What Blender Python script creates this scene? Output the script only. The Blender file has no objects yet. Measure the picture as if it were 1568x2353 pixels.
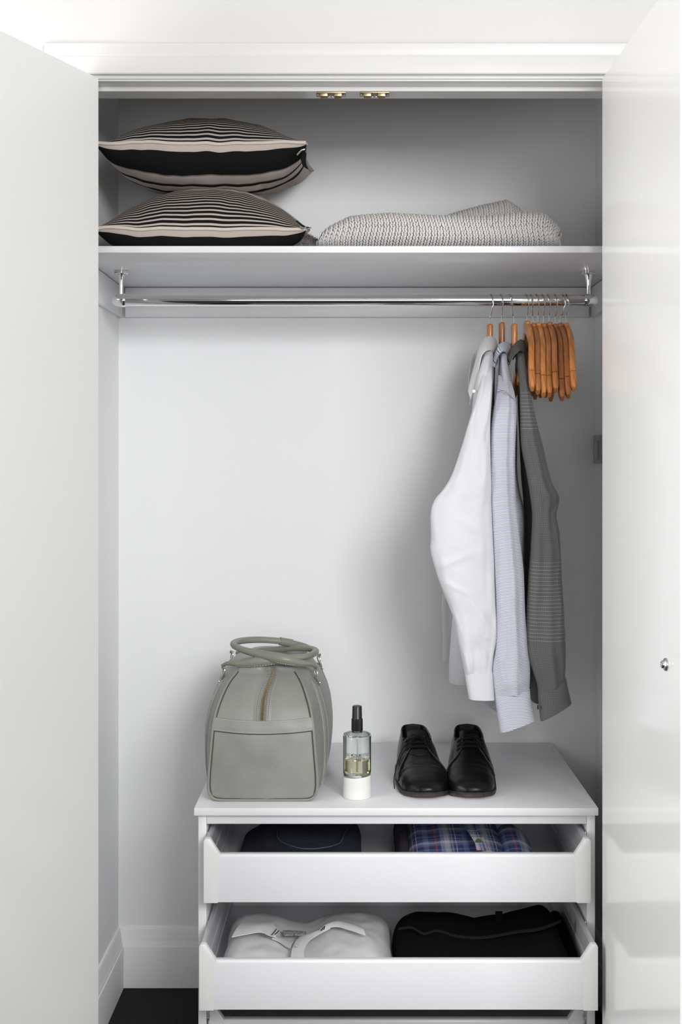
import bpy, bmesh, math, random
import numpy as np
from mathutils import Vector, Matrix, noise

random.seed(7)
SC = bpy.context.scene
COL = SC.collection
F = 2790.0            # focal length in pixels of the 1568 x 2353 frame
VX, VY = 815.0, 1062.0  # principal point
CZ = 1.31             # camera height

# ------------------------------------------------------------------ camera
cd = bpy.data.cameras.new('camera'); cam = bpy.data.objects.new('camera', cd); COL.objects.link(cam)
cam.location = (0, 0, CZ); cam.rotation_euler = (math.pi/2, 0, 0)
cd.sensor_fit = 'VERTICAL'; cd.sensor_height = 36; cd.sensor_width = 24
cd.lens = F/2353*36
cd.shift_x = (784-VX)/2353; cd.shift_y = (VY-1176.5)/2353
cd.clip_start = 0.05
SC.camera = cam

# ------------------------------------------------------------------ world + lights
w = bpy.data.worlds.new('world'); SC.world = w; w.use_nodes = True
bg = w.node_tree.nodes['Background']; bg.inputs[0].default_value = (1.0, 0.965, 0.94, 1); bg.inputs[1].default_value = 0.62
def area(name, loc, target, sx, sy, power, col):
    l = bpy.data.lights.new(name, 'AREA'); l.shape = 'RECTANGLE'; l.size = sx; l.size_y = sy
    l.energy = power; l.color = col
    o = bpy.data.objects.new(name, l); COL.objects.link(o); o.location = loc
    o.rotation_euler = (Vector(target)-Vector(loc)).to_track_quat('-Z', 'Y').to_euler()
    return o
area('window_light', (1.05, -0.7, 2.15), (-0.1, 3.0, 1.2), 1.1, 0.8, 72, (0.985, 0.992, 1.0))
area('side_fill_light', (-1.8, 1.3, 1.4), (0.5, 2.1, 1.2), 0.9, 1.5, 46, (1.0, 0.99, 0.98))  # added fill from the left to brighten the right door; no window modelled
area('rear_fill_light', (0.1, -1.5, 1.35), (0.05, 3.0, 0.9), 1.6, 0.9, 21, (0.98, 0.99, 1.0))  # added frontal fill behind the camera, lifts wall, drawers and dresser top
SC.view_settings.view_transform = 'Standard'
SC.view_settings.look = 'None'
SC.view_settings.gamma = 1.0
SC.view_settings.use_curve_mapping = False
SC.view_settings.exposure = 0.0

# ------------------------------------------------------------------ helpers
def P(px, py, d):
    return Vector(((px-VX)*d/F, d, CZ-(py-VY)*d/F))
def Zp(py, d): return CZ-(py-VY)*d/F
def Xp(px, d): return (px-VX)*d/F

def mat(name, col, rough=0.5, metal=0.0, bump=0.0, bscale=200, var=0.0, vscale=20, coat=0.0, spec=0.5, sheen=0.0):
    m = bpy.data.materials.new(name); m.use_nodes = True
    nt = m.node_tree; b = nt.nodes['Principled BSDF']
    b.inputs['Base Color'].default_value = (*col, 1); b.inputs['Roughness'].default_value = rough
    b.inputs['Metallic'].default_value = metal; b.inputs['Coat Weight'].default_value = coat
    b.inputs['Coat Roughness'].default_value = 0.08
    b.inputs['Specular IOR Level'].default_value = spec
    if sheen: b.inputs['Sheen Weight'].default_value = sheen
    if var or bump:
        tc = nt.nodes.new('ShaderNodeTexCoord')
    if var:
        n = nt.nodes.new('ShaderNodeTexNoise'); n.inputs['Scale'].default_value = vscale; n.inputs['Detail'].default_value = 5
        nt.links.new(tc.outputs['Object'], n.inputs['Vector'])
        r = nt.nodes.new('ShaderNodeValToRGB')
        r.color_ramp.elements[0].position = .3; r.color_ramp.elements[1].position = .7
        r.color_ramp.elements[0].color = (*[c*(1-var) for c in col], 1)
        r.color_ramp.elements[1].color = (*[min(1, c*(1+var)) for c in col], 1)
        nt.links.new(n.outputs['Fac'], r.inputs[0]); nt.links.new(r.outputs[0], b.inputs['Base Color'])
    if bump:
        n2 = nt.nodes.new('ShaderNodeTexNoise'); n2.inputs['Scale'].default_value = bscale; n2.inputs['Detail'].default_value = 3
        nt.links.new(tc.outputs['Object'], n2.inputs['Vector'])
        bp = nt.nodes.new('ShaderNodeBump'); bp.inputs['Strength'].default_value = bump; bp.inputs['Distance'].default_value = 0.001
        nt.links.new(n2.outputs['Fac'], bp.inputs['Height']); nt.links.new(bp.outputs[0], b.inputs['Normal'])
    return m

def math_node(nt, op, a, b=None, c=None):
    n = nt.nodes.new('ShaderNodeMath'); n.operation = op
    for i, v in enumerate((a, b, c)):
        if v is None: continue
        if isinstance(v, (int, float)): n.inputs[i].default_value = v
        else: nt.links.new(v, n.inputs[i])
    return n.outputs[0]

def uv_of(nt):
    u = nt.nodes.new('ShaderNodeUVMap'); u.uv_map = 'UVMap'
    s = nt.nodes.new('ShaderNodeSeparateXYZ'); nt.links.new(u.outputs[0], s.inputs[0])
    return s.outputs[0], s.outputs[1]

def mixc(nt, fac, a, b):
    n = nt.nodes.new('ShaderNodeMix'); n.data_type = 'RGBA'
    if isinstance(fac, float): n.inputs[0].default_value = fac
    else: nt.links.new(fac, n.inputs[0])
    for i, v in ((6, a), (7, b)):
        if isinstance(v, tuple): n.inputs[i].default_value = (*v, 1)
        else: nt.links.new(v, n.inputs[i])
    return n.outputs[2]

class B:
    """mesh builder in world coordinates"""
    def __init__(s): s.v = []; s.f = []; s.uv = []; s.mi = []; s.uvv = []
    def add(s, verts, faces, mi=0, uvs=None):
        o = len(s.v); s.v += [tuple(v) for v in verts]
        s.uvv += [tuple(u) for u in uvs] if uvs is not None else [(0, 0)]*len(verts)
        for k, f in enumerate(faces):
            s.f.append([i+o for i in f]); s.mi.append(mi[k] if isinstance(mi, (list, tuple)) else mi)
        return s
    def box(s, x0, x1, y0, y1, z0, z1, bev=0.0, mi=0, seg=2):
        bm = bmesh.new(); bmesh.ops.create_cube(bm, size=1)
        for v in bm.verts:
            v.co = Vector(((x0+x1)/2+v.co.x*(x1-x0), (y0+y1)/2+v.co.y*(y1-y0), (z0+z1)/2+v.co.z*(z1-z0)))
        if bev: bmesh.ops.bevel(bm, geom=bm.edges[:], offset=bev, segments=seg, affect='EDGES', profile=.5)
        return s.frombm(bm, mi)
    def frombm(s, bm, mi=0, M=None):
        if M is not None: bm.transform(M)
        bm.verts.index_update()
        s.add([v.co[:] for v in bm.verts], [[v.index for v in f.verts] for f in bm.faces], mi)
        bm.free(); return s
    def poly(s, pts2, ax, a0, a1, bev=0.0, mi=0):
        """prism of a 2D polygon; ax='y': pts are (x,z) ; ax='x': pts (y,z); ax='z': (x,y)"""
        bm = bmesh.new()
        def mk(p, a):
            return {'y': (p[0], a, p[1]), 'x': (a, p[0], p[1]), 'z': (p[0], p[1], a)}[ax]
        lo = [bm.verts.new(mk(p, a0)) for p in pts2]; hi = [bm.verts.new(mk(p, a1)) for p in pts2]
        bm.faces.new(lo); bm.faces.new(hi[::-1]); n = len(lo)
        for i in range(n): bm.faces.new((lo[i], hi[i], hi[(i+1) % n], lo[(i+1) % n]))
        bmesh.ops.recalc_face_normals(bm, faces=bm.faces[:])
        if bev: bmesh.ops.bevel(bm, geom=bm.edges[:], offset=bev, segments=2, affect='EDGES', profile=.5)
        return s.frombm(bm, mi)
    def grid(s, pts, uv=None, mi=0, closeu=False, cap=(False, False), mif=None):
        """pts[i][j]; faces between rows"""
        n, m = len(pts), len(pts[0])
        V = [p for r in pts for p in r]
        U = [u for r in uv for u in r] if uv else None
        Fc = []; MI = []
        for i in range(n-1):
            for j in range(m if closeu else m-1):
                Fc.append((i*m+j, i*m+(j+1) % m, (i+1)*m+(j+1) % m, (i+1)*m+j)); MI.append(mif(i, j) if mif else mi)
        mm = m if closeu else m
        if cap[0]: Fc.append(list(range(mm))[::-1]); MI.append(mi if not mif else 0)
        if cap[1]: Fc.append([(n-1)*m+j for j in range(mm)]); MI.append(mi if not mif else 0)
        return s.add(V, Fc, MI, U)
    def tube(s, path, r, n=10, closed=False, caps=True, mi=0, flat=1.0, up=None):
        path = [Vector(p) for p in path]; k = len(path)
        rs = r if isinstance(r, (list, tuple)) else [r]*k
        rows = []; prev = None
        for i in range(k):
            a = path[(i-1) % k] if (closed or i > 0) else path[i]
            b = path[(i+1) % k] if (closed or i < k-1) else path[i]
            t = (b-a).normalized()
            if prev is None:
                u0 = Vector(up) if up else (Vector((0, 0, 1)) if abs(t.z) < .9 else Vector((1, 0, 0)))
                nrm = (u0-t*u0.dot(t)).normalized()
            else: nrm = (prev-t*prev.dot(t)).normalized()
            prev = nrm; bi = t.cross(nrm)
            rows.append([path[i]+nrm*(math.cos(q*2*math.pi/n)*rs[i]*flat)+bi*(math.sin(q*2*math.pi/n)*rs[i]) for q in range(n)])
        if closed: rows.append(rows[0])
        return s.grid(rows, mi=mi, closeu=True, cap=(caps and not closed, caps and not closed))
    def lathe(s, prof, c, n=32, axis='z', mi=0, slant=None):
        rows = []
        for (r, h) in prof:
            row = []
            for q in range(n):
                a = 2*math.pi*q/n; x, y = r*math.cos(a), r*math.sin(a)
                if axis == 'z': p = Vector((c[0]+x, c[1]+y, c[2]+h))
                elif axis == 'x': p = Vector((c[0]+h, c[1]+x, c[2]+y))
                else: p = Vector((c[0]+x, c[1]+h, c[2]+y))
                row.append(p)
            rows.append(row)
        return s.grid(rows, mi=mi, closeu=True, cap=(prof[0][0] > 1e-5, prof[-1][0] > 1e-5))
    def build(s, name, mats, parent=None, smooth=True, angle=35, origin=None, weld=False):
        me = bpy.data.meshes.new(name)
        o = bpy.data.objects.new(name, me); COL.objects.link(o)
        V = np.array(s.v, dtype=float)
        if parent is not None:
            o.parent = parent; off = wloc(parent)
        else:
            if origin is None:
                mn, mx = V.min(0), V.max(0); origin = ((mn[0]+mx[0])/2, (mn[1]+mx[1])/2, mn[2])
            o.location = origin; off = Vector(origin)
        V = V-np.array(off)
        me.from_pydata(V.tolist(), [], s.f)
        if not isinstance(mats, (list, tuple)): mats = [mats]
        for m in mats: me.materials.append(m)
        me.polygons.foreach_set('material_index', s.mi)
        ul = me.uv_layers.new(name='UVMap')
        li = np.zeros(len(me.loops), dtype=np.int32); me.loops.foreach_get('vertex_index', li)
        ul.data.foreach_set('uv', np.array(s.uvv, dtype=np.float32)[li].ravel())
        me.update()
        bm = bmesh.new(); bm.from_mesh(me)
        if weld: bmesh.ops.remove_doubles(bm, verts=bm.verts[:], dist=1e-5)
        bmesh.ops.recalc_face_normals(bm, faces=bm.faces[:]); bm.to_mesh(me); bm.free()
        if smooth:
            me.shade_smooth(); me.set_sharp_from_angle(angle=math.radians(angle))
        return o

def wloc(o):
    l = Vector((0, 0, 0))
    while o is not None: l = l+o.location; o = o.parent
    return l
def tag(o, label=None, cat=None, group=None, kind=None):
    if label: o['label'] = label
    if cat: o['category'] = cat
    if group: o['group'] = group
    if kind: o['kind'] = kind
    return o
def thing(name, label, cat, loc, group=None):
    o = bpy.data.objects.new(name, None); COL.objects.link(o); o.location = loc; o.empty_display_size = .05
    return tag(o, label, cat, group)
def struct(o, label=None): o['kind'] = 'structure'; return (tag(o, label) if label else o)

def cr(keys, n):
    """Catmull-Rom resample of key tuples, by chord length"""
    K = np.array(keys, dtype=float); k = len(K)
    t = np.zeros(k); 
    for i in range(1, k): t[i] = t[i-1]+max(1e-6, np.linalg.norm(K[i]-K[i-1]))**.7
    T = np.linspace(0, t[-1], n); out = []
    M = np.zeros_like(K)
    for i in range(k):
        if i == 0: M[i] = (K[1]-K[0])/(t[1]-t[0])
        elif i == k-1: M[i] = (K[-1]-K[-2])/(t[-1]-t[-2])
        else: M[i] = .5*((K[i+1]-K[i])/(t[i+1]-t[i])+(K[i]-K[i-1])/(t[i]-t[i-1]))
    for x in T:
        i = min(k-2, max(0, int(np.searchsorted(t, x, side='right')-1)))
        h = t[i+1]-t[i]; s = (x-t[i])/h
        out.append((2*s**3-3*s**2+1)*K[i]+(s**3-2*s**2+s)*h*M[i]+(-2*s**3+3*s**2)*K[i+1]+(s**3-s**2)*h*M[i+1])
    return out
def spow(c, e): return math.copysign(abs(c)**e, c)
def nz(x, y=0, z=0): return noise.noise(Vector((x, y, z)))

# ------------------------------------------------------------------ materials
M = {}
M['wall'] = mat('wall_paint', (.89, .895, .90), .55, bump=.05, bscale=300)
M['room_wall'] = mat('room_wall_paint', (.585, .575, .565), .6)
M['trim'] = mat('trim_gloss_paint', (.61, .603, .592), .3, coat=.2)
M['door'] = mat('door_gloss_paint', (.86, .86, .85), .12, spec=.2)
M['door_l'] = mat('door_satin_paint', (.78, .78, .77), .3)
M['melamine'] = mat('white_melamine', (.80, .808, .825), .3)
M['cap'] = mat('drawer_cap_plastic', (.80, .805, .785), .38)
M['alu'] = mat('drawer_side_metal', (.66, .67, .69), .33, metal=.35)
M['steel'] = mat('zinc_steel', (.62, .62, .62), .3, metal=1)
M['chrome'] = mat('chrome', (.80, .80, .80), .06, metal=1)
M['wire'] = mat('hook_wire', (.62, .61, .58), .18, metal=1)
M['brass'] = mat('brass', (.42, .34, .21), .38, metal=1, var=.15, vscale=150)
M['goldzip'] = mat('zip_gold', (.83, .66, .34), .25, metal=1)
M['carpet'] = mat('carpet', (.007, .007, .0065), .98, bump=1, bscale=900, var=.5, vscale=400)
M['black'] = mat('black_plastic', (.012, .012, .013), .35)
M['dark'] = mat('dark_plastic', (.38, .36, .35), .25)

# ------------------------------------------------------------------ SETTING
HX0, HX1, HZ = -.540, .528, 2.066     # door opening
DW = 2.41; DB = 2.487                 # front and back face of the front wall
LX, RX, BK = -.591, .604, 3.04        # wardrobe interior
CEIL = 2.62

b = B(); b.box(-1.9, 2.6, -1.7, 3.2, -.06, 0); struct(b.build('floor', M['carpet'], smooth=False), 'black carpet floor')
b = B(); b.box(-1.9, 2.6, -1.7, 3.2, CEIL, CEIL+.06); struct(b.build('ceiling', M['room_wall'], smooth=False))
b = B(); b.box(LX-.1, RX+.1, BK, BK+.08, 0, CEIL); struct(b.build('wall_back', M['wall'], smooth=False), 'white back wall of the wardrobe')
b = B(); b.box(LX-.08, LX, DB, BK, 0, CEIL); struct(b.build('wall_left', M['wall'], smooth=False), 'white left side wall of the wardrobe')
b = B(); b.box(RX, RX+.08, DB, BK, 0, CEIL); struct(b.build('wall_right', M['wall'], smooth=False), 'right side wall of the wardrobe in shade')
b = B(); b.box(LX, RX, DB, BK, 2.44, 2.47); struct(b.build('ceiling', mat('ceiling_dimming_tone', (.33, .30, .27), .8), smooth=False))  # unseen closet ceiling, coloured dark to dim the compartment above the shelf
b = B()
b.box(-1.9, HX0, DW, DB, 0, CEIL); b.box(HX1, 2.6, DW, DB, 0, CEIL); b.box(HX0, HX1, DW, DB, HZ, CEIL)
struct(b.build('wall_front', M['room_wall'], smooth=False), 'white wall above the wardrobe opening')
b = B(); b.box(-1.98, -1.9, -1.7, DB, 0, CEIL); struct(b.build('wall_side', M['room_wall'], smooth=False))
b = B(); b.box(-1.98, 2.6, -1.78, -1.7, 0, CEIL); struct(b.build('wall_rear', M['room_wall'], smooth=False))

# architrave: mitred profile swept round the opening; (offset, depth)
prof = [(.002, DW), (.002, 2.403), (.0035, 2.4015), (.0065, 2.4015), (.008, 2.403), (.009, 2.4035), (.0095, 2.394), (.0115, 2.3925),
        (.040, 2.3925), (.044, 2.3935), (.0455, 2.397), (.049, 2.3975), (.062, 2.3945), (.070, 2.3945), (.073, 2.397), (.074, DW)]
rows = []
for (t, d) in prof:
    rows.append([Vector((HX0-t, d, 0)), Vector((HX0-t, d, HZ+t)), Vector((HX1+t, d, HZ+t)), Vector((HX1+t, d, 0))])
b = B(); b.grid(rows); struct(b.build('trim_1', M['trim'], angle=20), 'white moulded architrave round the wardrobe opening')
# jamb lining
b = B(); j = .004
b.box(HX0-.001, HX0+j, DW-.004, DB+.004, 0, HZ); b.box(HX1-j, HX1+.001, DW-.004, DB+.004, 0, HZ); b.box(HX0, HX1, DW-.004, DB+.004, HZ-.001, HZ+.004)
struct(b.build('trim_2', M['trim'], smooth=False), 'painted lining of the door opening')
# door stop
b = B(); SZ = 2.0555
b.box(HX0+j, HX1-j, 2.440, DB+.003, SZ, HZ-.001, bev=.0008)
b.box(HX0+j, HX0+.014, 2.440, DB+.003, 0, SZ); b.box(HX1-.014, HX1-j, 2.440, DB+.003, 0, SZ)
struct(b.build('trim_3', M['trim'], smooth=False), 'door stop under the head of the opening')

# baseboards: profile (out, z)
bp = [(0, .147), (.004, .147), (.006, .143), (.0065, .136), (.009, .127), (.0105, .116), (.010, .1165), (.013, .108), (.0135, .103), (.0155, .1025), (.016, .100), (.016, 0)]
b = B(); b.grid([[Vector((LX+o, BK-o, z)), Vector((RX-o, BK-o, z))] for o, z in bp]); struct(b.build('baseboard_back', M['wall'], angle=25), 'moulded skirting board on the back wall')
b = B(); b.grid([[Vector((LX+o, BK-o, z)), Vector((LX+o, DB+o, z))] for o, z in bp]); struct(b.build('baseboard_left', M['wall'], angle=25), 'moulded skirting board on the left side wall')
b = B(); b.grid([[Vector((RX-o, BK-o, z)), Vector((RX-o, DB+o, z))] for o, z in bp]); struct(b.build('baseboard_right', M['wall'], angle=25))

# shelf and cleats
ST, SB = 1.7605, 1.7465; SF = 2.53
b = B(); b.box(LX+.0005, RX-.0005, SF, BK-.0005, SB, ST, bev=.0009)
tag(b.build('shelf', M['melamine']), 'white shelf board across the wardrobe above the hanging rail', 'shelf')
cz0, cz1 = 1.672, SB-.001
b = B(); b.box(LX+.019, RX-.019, BK-.013, BK, cz0, cz1, bev=.001); struct(b.build('trim_4', M['melamine']), 'white cleat under the shelf on the back wall')
b = B(); b.box(LX, LX+.013, SF+.01, BK, cz0, cz1, bev=.001); struct(b.build('trim_5', M['melamine']), 'white cleat under the shelf on the left wall')
b = B(); b.box(RX-.013, RX, SF+.01, BK, cz0, cz1, bev=.001); struct(b.build('trim_6', M['melamine']), 'white cleat under the shelf on the right wall')

# doors
def door(name, C, u, n, W, m, label):
    u = Vector(u).normalized(); n = Vector(n).normalized(); th = .034; H0, H1 = .012, 2.065
    bm = bmesh.new(); bmesh.ops.create_cube(bm, size=1)
    for v in bm.verts:
        a = (v.co.x+.5)*W; t = (v.co.y+.5)*th; z = H0+(v.co.z+.5)*(H1-H0)
        v.co = Vector((C[0], C[1], z))+u*a+n*t
    bmesh.ops.recalc_face_normals(bm, faces=bm.faces[:])
    bmesh.ops.bevel(bm, geom=bm.edges[:], offset=.0012, segments=2, affect='EDGES')
    bb = B(); bb.frombm(bm)
    return struct(bb.build(name, m, origin=(C[0], C[1], H0), angle=50), label)
d1 = door('door_1', (-.5033, 2.388, 0), (-.4366, -1, 0), (-1, .4366, 0), .535, M['door_l'], 'white wardrobe door swung open on the left')
d2 = door('door_2', (.4875, 2.388, 0), (.0194, -1, 0), (1, .0194, 0), .535, M['door'], 'glossy white wardrobe door swung open on the right')
# ball bolt on the right door: axis along -x
dl = 1.93; cx = .4875+.0194*(2.388-dl); cz = Zp(1527, dl)
b = B(); b.lathe([(.0001, .0), (.0105, .0), (.0105, -.0018), (.0098, -.0032), (.0072, -.0052), (.0068, -.0045), (.0066, -.0045)], (cx, dl, cz), axis='x', n=28)
lk = b.build('latch_ring', M['steel'], d2); lk['label'] = 'round steel latch on the door face'
b = B(); b.lathe([(.0062, -.003), (.0062, -.0072), (.0055, -.0085), (.003, -.0088), (.0001, -.0088)], (cx, dl, cz), axis='x', n=24)
b.box(cx-.0096, cx-.008, dl-.004, dl+.004, cz-.0009, cz+.0009); b.box(cx-.0096, cx-.008, dl-.0009, dl+.0009, cz-.004, cz+.004)
b.build('latch_screw', M['chrome'], lk)

# wall plate on right side wall
tp = thing('wall_plate', 'small dark plastic plate on the right side wall, half hidden by the door', 'plate', (RX, 3.0, Zp(1065, 3.0)))
b = B(); b.box(RX-.007, RX, 2.94, 3.034, Zp(1065, 3.0), Zp(1000, 3.0), bev=.002); b.build('backplate', M['dark'], tp)
b = B(); b.box(RX-.011, RX-.006, 2.965, 3.015, Zp(1055, 3.0), Zp(1012, 3.0), bev=.002); b.build('rocker', M['dark'], tp)

# brass ball catches
for px, lab in ((761, 'brass ball catch under the head of the opening, the left one'), (861, 'brass ball catch under the head of the opening, the right one')):
    x = Xp(px, 2.448); h = .0285; t = thing('ball_catch', lab, 'catch', (x, 2.448, SZ), 'brass catches under the door head')
    b = B(); b.box(x-h*1.04, x+h*1.04, 2.442, 2.470, SZ-.0028, SZ, bev=.0006); b.build('mounting_plate', M['brass'], t)
    for s in (-1, 1):
        xs = x+s*h*.5; wv = .0072
        rows = []
        for q in range(9):
            a = q/8*math.pi*.95
            rr = .0055
            rows.append([(xs+e*wv, 2.447+rr-rr*math.cos(a)*1.0, SZ-.003-rr-rr*math.sin(a)*.9+rr*(1-q/8)*.8) for e in (-1, 1)])
        bb = B(); bb.grid(rows); bb.grid([[(p[0], p[1]+.0012, p[2]+.0012) for p in r] for r in rows])
        bb.box(xs-wv, xs+wv, 2.444, 2.4465, SZ-.0085, SZ-.001, bev=.0004)
        bb.build('spring_jaw', M['brass'], t)
        bb = B(); bb.lathe([(.0001, 0), (.002, .0006), (.0028, .0022), (.002, .0038), (.0001, .0044)], (xs-s*(wv+.003)-.0022, 2.452, SZ-.0075), axis='x', n=12); bb.build('ball', M['steel'], t)
        bb = B(); bb.lathe([(.0026, 0), (.0022, -.001), (.0001, -.0013)], (x+s*h*.9, 2.455, SZ-.0028), n=12); bb.build('screw', M['steel'], t)

# ------------------------------------------------------------------ CLOTHES RAIL
RD, RZ, RR = 2.77, 1.679, .0128
rail = thing('clothes_rail', 'chrome hanging rail fixed under the shelf with two brackets', 'rail', (0, RD, RZ))
b = B(); b.tube([(Xp(283, RD), RD, RZ), (Xp(1347, RD), RD, RZ)], RR, n=48); b.build('rail_tube', M['chrome'], rail)
for px, s in ((279, -1), (1353, 1)):
    x = Xp(px, RD)
    b = B(); b.lathe([(.0145, -s*.010), (.0150, -s*.009), (.0150, 0), (.0147, s*.004), (.0135, s*.010), (.0105, s*.016), (.006, s*.0205), (.0001, s*.0225)], (x, RD, RZ), axis='x', n=40)
    e = b.build('end_cap', M['chrome'], rail)
    b = B(); b.lathe([(.0001, SB-.009-RZ), (.0145, SB-.0085-RZ), (.0158, SB-.007-RZ), (.0158, SB-RZ-.0002), (.0001, SB-.0001-RZ)], (x, RD, RZ), n=40)
    b.lathe([(.0052, .012), (.0050, .025), (.0055, .040), (.0075, .052), (.0095, SB-.009-RZ)], (x, RD, RZ), n=28)
    b.build('bracket', M['chrome'], rail)
    b = B(); b.lathe([(.0025, 0), (.0022, -.0008), (.0001, -.001)], (x-s*.0115, RD-.004, SB-.0088), n=10); b.build('bracket_screw', M['steel'], rail)

# ------------------------------------------------------------------ HANGERS
def wood(name, c, k):
    m = mat(name, c, .32, coat=.25)
    nt = m.node_tree; bs = nt.nodes['Principled BSDF']
    tc = nt.nodes.new('ShaderNodeTexCoord'); mp = nt.nodes.new('ShaderNodeMapping'); mp.inputs['Scale'].default_value = (70, 5, 9)
    mp.inputs['Location'].default_value = (k, k*2, 0)
    n = nt.nodes.new('ShaderNodeTexNoise'); n.inputs['Scale'].default_value = 3; n.inputs['Detail'].default_value = 6; n.inputs['Distortion'].default_value = .3
    r = nt.nodes.new('ShaderNodeValToRGB'); r.color_ramp.elements[0].position = .3; r.color_ramp.elements[1].position = .72
    r.color_ramp.elements[0].color = (*[q*.6 for q in c], 1); r.color_ramp.elements[1].color = (*[min(1, q*1.25) for q in c], 1)
    nt.links.new(tc.outputs['Object'], mp.inputs[0]); nt.links.new(mp.outputs[0], n.inputs['Vector']); nt.links.new(n.outputs['Fac'], r.inputs[0]); nt.links.new(r.outputs[0], bs.inputs['Base Color'])
    return m
W = [wood('beech_light', (.70, .27, .075), 0), wood('beech_mid', (.50, .19, .055), 3), wood('beech_brown', (.40, .145, .045), 7)]

def arm(bld, xt, xe, zt, ze, side, L=.19, trim=None, wid=.0067, tip=False):
    """one arm; side -1 near the camera, +1 far"""
    keys = [(0, .0, .013), (.035, -.016, .0125), (.08, -.045, .0125), (.125, -.080, .0125), (.155, -.107, .012), (.19, -.150, .0095)]
    tot = keys[-1][1]
    k = cr(keys, 22); rows = []; rng = (.0, .162) if not tip else (.1635, .19)
    sub = [q for q in k if rng[0]-1e-6 <= q[0] <= rng[1]+.006]
    if tip: sub = [np.array((.1635, np.interp(.1635, [q[0] for q in k], [q[1] for q in k]), .0108))]+[q for q in k if q[0] > .166]
    else: sub = [q for q in k if q[0] < .160]+[np.array((.1625, np.interp(.1625, [q[0] for q in k], [q[1] for q in k]), .0118))]
    n = len(sub)
    for i, (r, z, hh) in enumerate(sub):
        f = r/.19; x = xt+(xe-xt)*f+.0035*math.sin(f*math.pi*1.6)*(1 if xe < xt+.001 else -1)
        zz = zt+z*((zt-ze)/-tot)
        y = RD+side*r*L/.19
        j = min(n-1, i+1); i0 = max(0, i-1)
        dy = side*(sub[j][0]-sub[i0][0]); dz = (sub[j][1]-sub[i0][1])
        l = math.hypot(dy, dz); ny, nzv = -dz/l*side, dy/l*side
        ww = wid*(1.0 if not tip else (1.02-.25*max(0, (i/(n-1))-.75)*4))
        sc = 1.0 if not (tip and i == n-1) else .8
        row = []
        for q in range(16):
            a = 2*math.pi*q/16; cx_, cy_ = spow(math.cos(a), .55), spow(math.sin(a), .55)
            row.append(Vector((x+cx_*ww*sc, y+ny*cy_*hh*sc, zz+nzv*cy_*hh*sc)))
        rows.append(row)
    bld.grid(rows, closeu=True, cap=(True, True))

def hanger(hx, bx, by, ex, ey, label, group, wm, hide=None):
    xt = Xp(bx, RD); z0 = Zp(by, RD); xh = Xp(hx, RD)
    L = .19 if not hide else .105
    xe = Xp(ex, RD-L); ze = Zp(ey, RD-L)
    t = thing('wooden_hanger', label, 'hanger', (xt, RD, z0-.02), group)
    bb = B(); zt = z0-.014
    xa, xf = xt, xt+(xe-xt)*.1
    if hide: zt = 1.537; ze = 1.482; xa, xe, xf = Xp(hide[0], RD), Xp(hide[1], RD-L), Xp(hide[2], RD+L)
    bb2 = B()
    arm(bb, xa, xe, zt, ze, -1, L); arm(bb2, xa, xe, zt, ze, -1, L, tip=True)
    nb = bb.build('near_arm', wm, t, angle=50); bb2.build('arm_tip', wm, nb, angle=50)
    bb = B(); bb2 = B(); dz = (ze-(zt-.15))
    zf = zt-.15-dz*.6 if not hide else ze
    arm(bb, xa, xf, zt, zf, 1, L); arm(bb2, xa, xf, zt, zf, 1, L, tip=True)
    fb = bb.build('far_arm', wm, t, angle=50); bb2.build('arm_tip', wm, fb, angle=50)
    # neck block
    bb = B(); bb.box(xt-.0063, xt+.0063, RD-.017, RD+.017, zt-.012, z0, bev=.0045, seg=3) if not hide else bb.box(xt-.0063, xt+.0063, RD-.013, RD+.013, 1.552, z0, bev=.0045, seg=3); bb.build('neck_block', wm, t)
    # hook
    R = .0195; zc = RZ+RR+.0014-R; path = [(xt, RD, z0-.006), (xt, RD, z0+.010), (xt+(xh-xt)*.25, RD, z0+.018)]
    path += [(xt+(xh-xt)*.55, RD-.006, zc-.028), (xt+(xh-xt)*.9, RD-.0155, zc-.013)]
    for a in np.linspace(-20, 178, 20):
        q = math.radians(a); path.append((xh+(.0012 if a < 60 else 0)-.0000*a-(a/205)*.006, RD-R*math.cos(q), zc+R*math.sin(q)))
    pth = [tuple(p) for p in cr(path, 60)]
    bb = B(); bb.tube(pth, .0013, n=8); bb.build('hook', M['wire'], t)
    return t

hang = [(1211.4, 1211.7, 738, 1228, 894), (1221, 1225.5, 744, 1240.8, 902), (1234.6, 1237, 741.6, 1254, 907), (1248, 1249.7, 743.7, 1267, 907.4),
        (1260.7, 1262.4, 740.6, 1281.6, 897), (1276.7, 1276, 745, 1296.4, 917), (1295, 1287.4, 742.4, 1311, 911), (1302.8, 1300.7, 742.4, 1323.7, 893.7)]
ords = ['first empty wooden hanger, touching the gap beside the grey shirt', 'second empty wooden hanger counted from the grey shirt', 'third empty wooden hanger counted from the grey shirt',
        'fourth empty wooden hanger counted from the grey shirt', 'fifth empty wooden hanger counted from the grey shirt', 'sixth empty wooden hanger from the grey shirt, its arm hangs lowest',
        'seventh empty wooden hanger, next to the last one on the right', 'last empty wooden hanger at the right end of the rail, light orange']
wsel = [0, 1, 0, 1, 1, 2, 2, 0]
for k, (a, lab) in enumerate(zip(hang, ords)):
    hanger(*a, lab, 'empty wooden hangers', W[wsel[k]])
hanger(1130.6, 1126, 745, 1117, 880, 'wooden hanger inside the plain white shirt', 'hangers holding shirts', W[1], (1122, 1120, 1122))
hanger(1153, 1153.5, 741, 1160, 905, 'wooden hanger inside the blue striped shirt', 'hangers holding shirts', W[2], (1158, 1159, 1160))
hanger(1174, 1182, 744, 1206, 900, 'wooden hanger inside the grey checked shirt', 'hangers holding shirts', W[0], (1193, 1199, 1196))

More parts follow.
